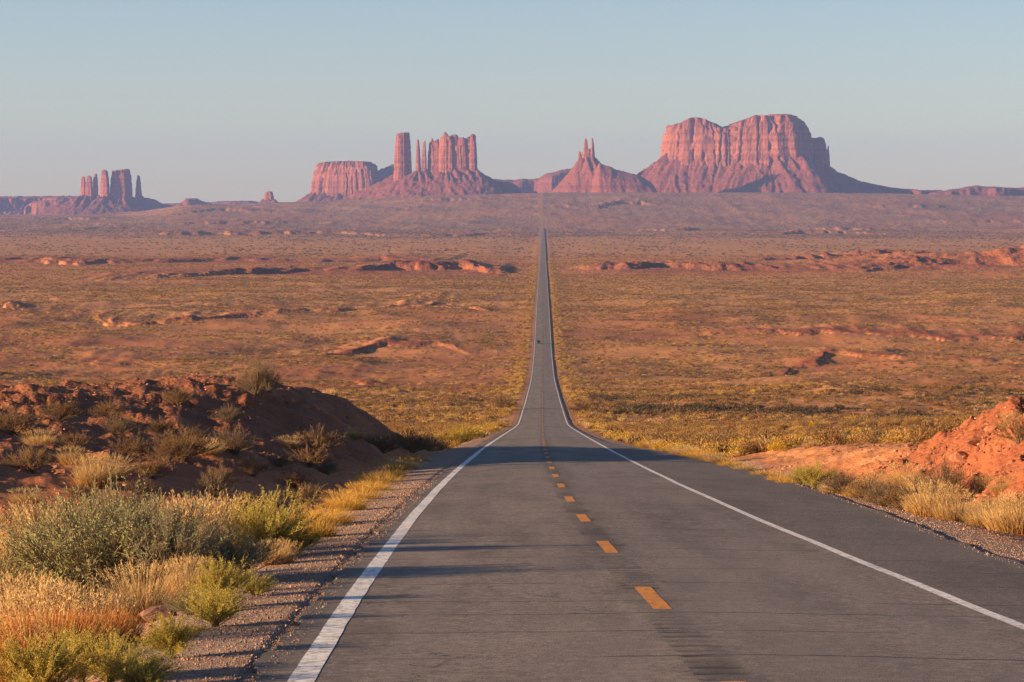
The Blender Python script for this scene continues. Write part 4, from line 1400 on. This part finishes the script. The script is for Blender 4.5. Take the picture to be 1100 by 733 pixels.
def build_scrub():
    rng = np.random.default_rng(5)
    x, y = wedge(640000, 118, 3600, 13.5, rng, .95)
    s = x - road_x(y)
    out = np.where(s > 0, s - edge_right(y), -s - EDGE_LEFT)
    z, veg, grav, red, sand, _, _ = terrain(x, y, True)
    dens = np.clip(.2 + 1.1 * veg - .5 * red - .3 * sand, .05, 1) * (1 - grav)
    dens = dens * np.clip(.55 + .8 * fbm(x / 16, y / 24, 2, 44), .08, 1) * np.clip(.72 + .9 * fbm(x / 210, y / 75, 3, 106), .1, 1)
    keep = (out > 3.4) & (rng.uniform(0, 1, len(x)) < dens)
    # leave the cut banks and what lies among the individual shrubs to those
    keep &= ~((x > 0) & (y < 150) & (x < 22) & (rng.uniform(0, 1, len(x)) < .9))
    keep &= ~((x < 0) & (y < 185) & (x > -60))
    keep &= ~((y < 250) & (rng.uniform(0, 1, len(x)) < .35))
    x, y, z = x[keep], y[keep], z[keep]
    n = len(x)
    h = rng.uniform(.4, .95, n) * (1 + .25 * smooth(900, 2500, y))
    w = rng.uniform(.9, 1.6, n)
    kind = rng.uniform(0, 1, n) + .45 * fbm(x / 170, y / 55, 3, 45)
    a = kind < .66
    b = ~a & (kind < .97)
    c = ~a & ~b
    near_ = y < 430
    # brush stands thick and dark in the washes
    m = 5200
    xd = rng.uniform(14, 130, m)
    yd = 525 + fbm(xd / 70, xd * 0, 2, 3) * 25 - .1 * xd + rng.normal(0, 9, m)
    m2 = 2600
    xe = rng.uniform(-150, 150, m2)
    ye = 610 + fbm(xe / 90, xe * 0 + 4, 2, 8) * 60 + rng.normal(0, 12, m2)
    xd, yd = np.append(xd, xe), np.append(yd, ye)
    k = (np.abs(xd) > 11) & (rng.uniform(0, 1, len(xd)) < .45 + .9 * fbm(xd / 18, yd / 30, 2, 46))
    xd, yd = xd[k], yd[k]
    # and far brush, larger clumps up to the foot of the buttes
    xf, yf = wedge(90000, 3500, 10800, 12.5, rng, .6)
    zf_, vf, gf, rf, sf, gf2, _ = terrain(xf, yf, True)
    k = rng.uniform(0, 1, len(xf)) < np.clip(.15 + .5 * vf * 0 + .7 * gf2 + .25 * fbm(xf / 120, yf / 400, 3, 47), .05, 1)
    k &= (np.abs(xf) > 12) | (yf > 8600)
    xf, yf, zf_ = xf[k], yf[k], zf_[k]
    pts = np.stack([x, y, z - .05], 1)
    sc = np.stack([h * w, h * w, h], 1)
    A = ['_olive0', '_olive1', '_olive2', '_sage0', '_olive0', '_olive1']
    lab = {'mid': 'nearer', 'far': 'farther'}
    for pre, sel in (('mid', near_), ('far', ~near_)):
        scatter('desert_scrub', [pre + q for q in A] + (['far_dark0'] if pre == 'far' else []), pts[a & sel], sc[a & sel], 'countless low olive-brown shrubs dotting the %s red plain' % lab[pre], 1, False)
        scatter('dry_grass', [pre + '_straw%d' % q for q in range(3)], pts[b & sel], sc[b & sel] * .9, 'countless straw-coloured tufts dotting the %s red plain' % lab[pre], 2, False)
        scatter('golden_scrub', [pre + '_gold%d' % q for q in range(3)], pts[c & sel], sc[c & sel] * .9, 'countless tawny bushes dotting the %s red plain' % lab[pre], 3, False)
    hd = rng.uniform(.6, 1.3, len(xd))
    scatter('wash_brush', ['far_dark0', 'far_dark1', 'far_dark2'], np.stack([xd, yd, terrain(xd, yd) - .05], 1), np.stack([hd * 1.4, hd * 1.4, hd], 1), 'dark brush crowding the washes right of the road', 8, False)
    hf = rng.uniform(.9, 2.2, len(xf))
    scatter('distant_brush', ['far_dark0', 'far_dark1', 'far_dark2', 'far_olive0'], np.stack([xf, yf, zf_ - .1], 1), np.stack([hf * 1.5, hf * 1.5, hf], 1), 'dark specks of brush below the buttes', 9, False)
    # the strip of yellow growth along both verges
    n = 9000
    y = 135 + (3200 - 135) * rng.uniform(0, 1, n) ** 1.6
    side = rng.choice([-1, 1], n)
    off = rng.gamma(2.2, 1.5, n) + 1.3
    x = road_x(y) + np.where(side > 0, edge_right(y), -EDGE_LEFT) + side * off
    keep = ~((x < 0) & (y < 185)) & (rng.uniform(0, 1, n) < np.clip(.62 + .9 * fbm(x / 20 + 40, y / 45, 3, 48), .1, 1))
    x, y = x[keep], y[keep]
    h = rng.uniform(.3, .85, len(x))
    w = rng.uniform(1., 1.7, len(x))
    pts = np.stack([x, y, terrain(x, y) - .03], 1)
    scatter('verge_grass', ['mid_gold0', 'mid_gold1', 'mid_straw0', 'far_gold1', 'far_straw1', 'mid_gold2', 'mid_straw2', 'mid_olive0', 'far_dark1'], pts, np.stack([h * w, h * w, h], 1),
            'yellow grass and bushes crowding both verges of the road', 4, False)


build_scrub()

# loose stones
def stone_mesh(key, seed, mat, flat=.7, sub=2):
    import bmesh
    bm = bmesh.new()
    bmesh.ops.create_icosphere(bm, subdivisions=sub, radius=1.)
    me = bpy.data.meshes.new(key)
    bm.to_mesh(me)
    bm.free()
    n = len(me.vertices)
    co = np.zeros(n * 3, np.float32)
    me.vertices.foreach_get('co', co)
    co = co.reshape(-1, 3)
    rng = np.random.default_rng(seed)
    # chop with random planes for broken faces
    for _ in range(9):
        d = rng.normal(size=3)
        d /= np.linalg.norm(d)
        lim = rng.uniform(.55, .85)
        e = co @ d
        co = co - np.where(e > lim, e - lim, 0)[:, None] * d
    co = co * np.array([1.1, .9, flat]) * (1 + .06 * rng.normal(size=(n, 1)))
    me.vertices.foreach_set('co', co.ravel().astype(np.float32))
    me.materials.append(mat)
    me.update()
    SMALL[key] = me


M_STONE = mat_plain('red_stone', (.30, .115, .06), .9, .3, 4., .2)
M_PEBBLE = mat_plain('grey_pebble', (.27, .195, .15), .9, .35, 2., .2)
M_PALE = mat_plain('pale_stone', (.40, .23, .15), .9, .25, 4., .2)
stone_mesh('shaded_stone', 305, mat_plain('shaded_red_stone', (.19, .095, .07), .9, .3, 4., .2), .6, 2)  # darker copy of the red stone; the boulder's shade is painted into its colour
for i in range(3):
    stone_mesh('stone%d' % i, 300 + i, M_STONE, .6, 2)
    stone_mesh('pebble%d' % i, 310 + i, (M_PEBBLE, M_PEBBLE, M_PALE)[i], .7, 1)


def build_stones():
    rng = np.random.default_rng(31)
    y = 20 + 70 * rng.uniform(0, 1, 45000) ** 1.5
    left = rng.uniform(0, 1, len(y)) < .6
    off = np.abs(rng.normal(0, 1, len(y))) * 1.1 - .25 * (rng.uniform(0, 1, len(y)) < .3)
    x = road_x(y) + np.where(left, -EDGE_LEFT - off - .05, edge_right(y) + off + .05)
    sr = x - road_x(y)
    z = np.where((sr > -EDGE_LEFT + .02) & (sr < edge_right(y)), road_surf(sr, y), terrain(x, y))
    s = rng.lognormal(math.log(.0065), .45, len(y)) * (1 + y / 110)
    pts = np.stack([x, y, z + s * .2], 1)
    scatter('gravel', ['pebble0', 'pebble1', 'pebble2'], pts, np.stack([s, s, s], 1), 'loose grey gravel along both shoulders', 6, True)
    # rubble on the banks
    n = 26000
    y = rng.uniform(46, 112, n)
    x = bank_foot(y) + rng.uniform(-.3, 7, n)
    k = rng.uniform(0, 1, n) < np.clip(.35 + 1.2 * fbm(x / 2.5, y / 4, 2, 12), .05, 1) * (1 - .8 * smooth(92, 98, y))
    x1, y1 = x[k], y[k]
    n = 24000
    y = rng.uniform(60, 165, n)
    x = rng.uniform(-27, -6.2, n)
    k = rng.uniform(0, 1, n) < np.clip(.3 + 1.2 * fbm(x / 3, y / 6, 2, 13), .03, 1)
    x, y = np.append(x1, x[k]), np.append(y1, y[k])
    s = rng.lognormal(math.log(.03), .6, len(x)).clip(.012, .13)
    pts = np.stack([x, y, terrain(x, y) + s * .1], 1)
    scatter('rubble', ['stone0', 'stone1', 'stone2', 'stone1', 'pebble2'], pts, np.stack([s * 1.2, s, s * .8], 1), 'broken red stones littering both cut banks', 7, False)


build_stones()


def boulder(px, d, s, rz, label, key='stone0', group=None):
    x = at(px, 0, d)
    o = obj('boulder', SMALL[key])
    o.location = (x, d, ground_at(x, d) + s[2] * .25)
    o.rotation_euler = (.1, .05, rz)
    o.scale = s
    return tag(o, label, 'rock', group)


boulder(172, 33.0, (.26, .22, .2), .4, 'red boulder lying on gravel among the left foreground plants', 'shaded_stone')
boulder(160, 31.4, (.09, .08, .05), 1.4, 'flat grey-red stone in front of the left foreground boulder', 'stone1')
boulder(1051, 80.5, (.42, .36, .30), .3, 'squared red block on the very crest of the right bank', 'stone2')
boulder(1034, 80.0, (.46, .4, .34), 1.3, 'large red block on the bank crest left of the squared one', 'stone1')
boulder(1069, 79.5, (.32, .3, .26), 2.2, 'red block on the bank crest right of the squared one', 'stone0')
boulder(976, 74, (.42, .34, .26), .8, 'pale red slab at the bank foot above the olive shrub', 'stone1')
boulder(1056, 68, (.26, .22, .22), 2.0, 'dark red rock in the lower rubble of the right bank', 'stone0')
boulder(226, 121, (.34, .3, .3), .2, 'dark rock standing on the mound crest', 'stone2')
boulder(338, 124, (.3, .26, .3), 1.2, 'jagged dark rock on the falling right end of the mound crest', 'stone0')
boulder(312, 123, (.36, .3, .34), 2.2, 'dark rock on the mound crest behind the dark shrubs', 'stone1')

# ------------------------------------------------------------------ car far down the road
def build_car():
    import bmesh
    d = 1241.
    x = float(road_x(d)) - 1.85
    root = empty('car', (x, d, float(road_z(d)) + .0), 'dark car driving in the left lane far down the road', 'car')
    body = mat_plain('dark_car_paint', (.025, .028, .045), .35, .1, 2., .5)
    glass = mat_plain('car_glass', (.02, .025, .03), .1, .1, 2., .5)
    rubber = mat_plain('tyre_rubber', (.02, .02, .02), .9)
    alloy = mat_plain('wheel_rim', (.4, .4, .42), .4, .1, 2., .5, .8)
    lampm = mat_plain('headlight_glass', (.7, .7, .68), .2)

    def prism(name, prof, half, mat, inset=0., parent=root):
        """side profile in (y,z) swept across the car, sides drawn in towards the roof"""
        v = []
        for sgn in (-1, 1):
            for (yy, zz) in prof:
                v.append((sgn * (half - inset * max(0, zz - .9)), yy, zz))
        n = len(prof)
        bm = bmesh.new()
        vs = [bm.verts.new(q) for q in v]
        bm.faces.new(vs[:n][::-1])
        bm.faces.new(vs[n:])
        for i in range(n):
            j = (i + 1) % n
            bm.faces.new((vs[i], vs[j], vs[n + j], vs[n + i]))
        bmesh.ops.recalc_face_normals(bm, faces=bm.faces)
        bmesh.ops.bevel(bm, geom=list(bm.edges), offset=.04, segments=2, affect='EDGES')
        me = bpy.data.meshes.new(name)
        bm.to_mesh(me)
        bm.free()
        return obj(name, me, mat, parent)
    # the car comes towards the camera: its nose points to -y
    prism('body', [(-2.3, .35), (-2.3, .72), (-2.15, .86), (-1.1, .98), (2.2, 1.02), (2.3, .8), (2.3, .35)], .92, body)
    prism('cabin', [(-1.15, .98), (-.4, 1.52), (-.1, 1.6), (1.5, 1.6), (2.0, 1.45), (2.2, 1.02)], .86, body, .18)

    def quad(name, pts, mat):
        a = np.array(pts, float)
        nrm = np.cross(a[1] - a[0], a[3] - a[0])
        nrm /= np.linalg.norm(nrm)
        v = np.vstack([a + nrm * .012, a - nrm * .012])
        f = np.array([[0, 1, 2, 3], [7, 6, 5, 4], [0, 4, 5, 1], [1, 5, 6, 2], [2, 6, 7, 3], [3, 7, 4, 0]])
        return obj(name, mesh_np(name, v, f), mat, root)
    quad('windscreen', [(-.74, -1.1, 1.05), (.74, -1.1, 1.05), (.64, -.42, 1.51), (-.64, -.42, 1.51)], glass)
    for s in (-1, 1):
        quad('side_window', [(s * .855, -.8, 1.08), (s * .855, 1.8, 1.08), (s * .775, 1.5, 1.52), (s * .775, -.35, 1.5)], glass)
        quad('headlight', [(s * .86, -2.31, .62), (s * .5, -2.31, .62), (s * .5, -2.31, .76), (s * .86, -2.31, .78)], lampm)
        for yy in (-1.45, 1.4):
            def disc(r, w, k=24):
                t = np.linspace(0, 2 * math.pi, k, endpoint=False)
                prof = [(r * .55, -w), (r * .92, -w), (r, -w * .7), (r, w * .7), (r * .92, w), (r * .55, w)]
                v = np.array([[px_, rr * math.cos(a), rr * math.sin(a)] for rr, px_ in prof for a in t])
                idx = np.arange(len(prof) * k).reshape(len(prof), k)
                nx = np.roll(idx, -1, 1)
                q = np.stack([idx[:-1], nx[:-1], nx[1:], idx[1:]], -1).reshape(-1, 4)
                return v, q, idx
            v, q, idx = disc(.35, .11)
            w = obj('wheel', mesh_np('wheel', v, q), rubber, root)
            w.location = (s * .83, yy, .35)
            v2, q2, idx2 = disc(.21, .085)
            v2 = np.vstack([v2, [[-.07, 0, 0], [.07, 0, 0]]])
            c = len(v2) - 2
            k = idx2.shape[1]
            t1 = np.stack([idx2[0], np.roll(idx2[0], -1), np.full(k, c)], -1)
            t2 = np.stack([np.roll(idx2[-1], -1), idx2[-1], np.full(k, c + 1)], -1)
            obj('rim', mesh_np('rim', v2, [q2, t1, t2]), alloy, w)


build_car()

# ------------------------------------------------------------------ haze, sky, sun, camera
def build_haze():
    z0, z1 = Z_MIN - 1.0, TOP_Z[0] + 12.
    r = 19500.
    v = np.array([[sx * r, sy * r, z] for z in (z0, z1) for sx, sy in ((-1, -1), (1, -1), (1, 1), (-1, 1))])
    f = np.array([[3, 2, 1, 0], [4, 5, 6, 7], [0, 1, 5, 4], [1, 2, 6, 5], [2, 3, 7, 6], [3, 0, 4, 7]])
    k = bpy.data.materials.new('haze')
    k.use_nodes = True
    t = k.node_tree
    t.nodes.clear()
    o_ = t.nodes.new('ShaderNodeOutputMaterial')
    pv = t.nodes.new('ShaderNodeVolumePrincipled')
    pv.inputs['Color'].default_value = (.27, .41, .92, 1)
    pv.inputs['Density'].default_value = HAZE
    pv.inputs['Anisotropy'].default_value = 0.0
    t.links.new(pv.outputs[0], o_.inputs['Volume'])
    o = obj('haze', mesh_np('haze', v, f), k)
    tag(o, None, None, None, 'stuff')


HAZE = 3.5e-5
SKY_STRENGTH = .06
SUN_STRENGTH = 5.0
EXPOSURE = 1.6
build_haze()

world = bpy.data.worlds.new('World')
SC.world = world
world.use_nodes = True
wt = world.node_tree
bg = wt.nodes['Background']
sky = wt.nodes.new('ShaderNodeTexSky')
sky.sky_type = 'NISHITA'
sky.sun_disc = False
az = R_(SUN_BACK)
sun_dir = Vector((-math.cos(R_(SUN_EL)) * math.cos(az), -math.cos(R_(SUN_EL)) * math.sin(az), math.sin(R_(SUN_EL))))
sky.sun_elevation = R_(SUN_EL)
sky.sun_rotation = math.atan2(sun_dir.x, sun_dir.y)     # measured clockwise from +Y
sky.altitude = 1600
sky.air_density = 1.0
sky.dust_density = .5
sky.ozone_density = 2.0
bg.inputs['Strength'].default_value = SKY_STRENGTH
tint = wt.nodes.new('ShaderNodeMix')
tint.data_type = 'RGBA'
tint.blend_type = 'MULTIPLY'
tint.inputs[0].default_value = 1
tint.inputs[7].default_value = (.86, .80, .87, 1)
wt.links.new(sky.outputs[0], tint.inputs[6])
wt.links.new(tint.outputs[2], bg.inputs['Color'])

sun = bpy.data.lights.new('sun', 'SUN')
sun.energy = SUN_STRENGTH
sun.angle = R_(.5)
sun.color = (1., .66, .36)
so = bpy.data.objects.new('sun', sun)
link(so)
so.rotation_euler = sun_dir.to_track_quat('Z', 'Y').to_euler()

cam = bpy.data.cameras.new('camera')
cam.sensor_width = 36
cam.lens = 36 * F / 1100.
cam.clip_start = .1
cam.clip_end = 80000
co = bpy.data.objects.new('camera', cam)
link(co)
co.location = (0, 0, 0)
co.rotation_euler = (R_(90) - math.atan((366.5 - YH) / F), 0, math.atan((PX0 - 550) / F))
SC.camera = co

SC.render.engine = 'CYCLES'
cy = SC.cycles
cy.max_bounces = 4
cy.diffuse_bounces = 2
cy.glossy_bounces = 2
cy.transmission_bounces = 3
cy.volume_bounces = 0
cy.transparent_max_bounces = 4
cy.use_denoising = True
try:
    cy.denoising_prefilter = 'NONE'
except Exception:
    pass
try:
    cy.denoiser = 'OPENIMAGEDENOISE'
    cy.denoising_input_passes = 'RGB_ALBEDO_NORMAL'
except Exception:
    pass
cy.use_adaptive_sampling = True
cy.adaptive_threshold = .01
cy.sample_clamp_indirect = 5
vs = SC.view_settings
vs.view_transform = 'Standard'
vs.look = 'None'
vs.gamma = 1
vs.exposure = EXPOSURE
vs.use_curve_mapping = False
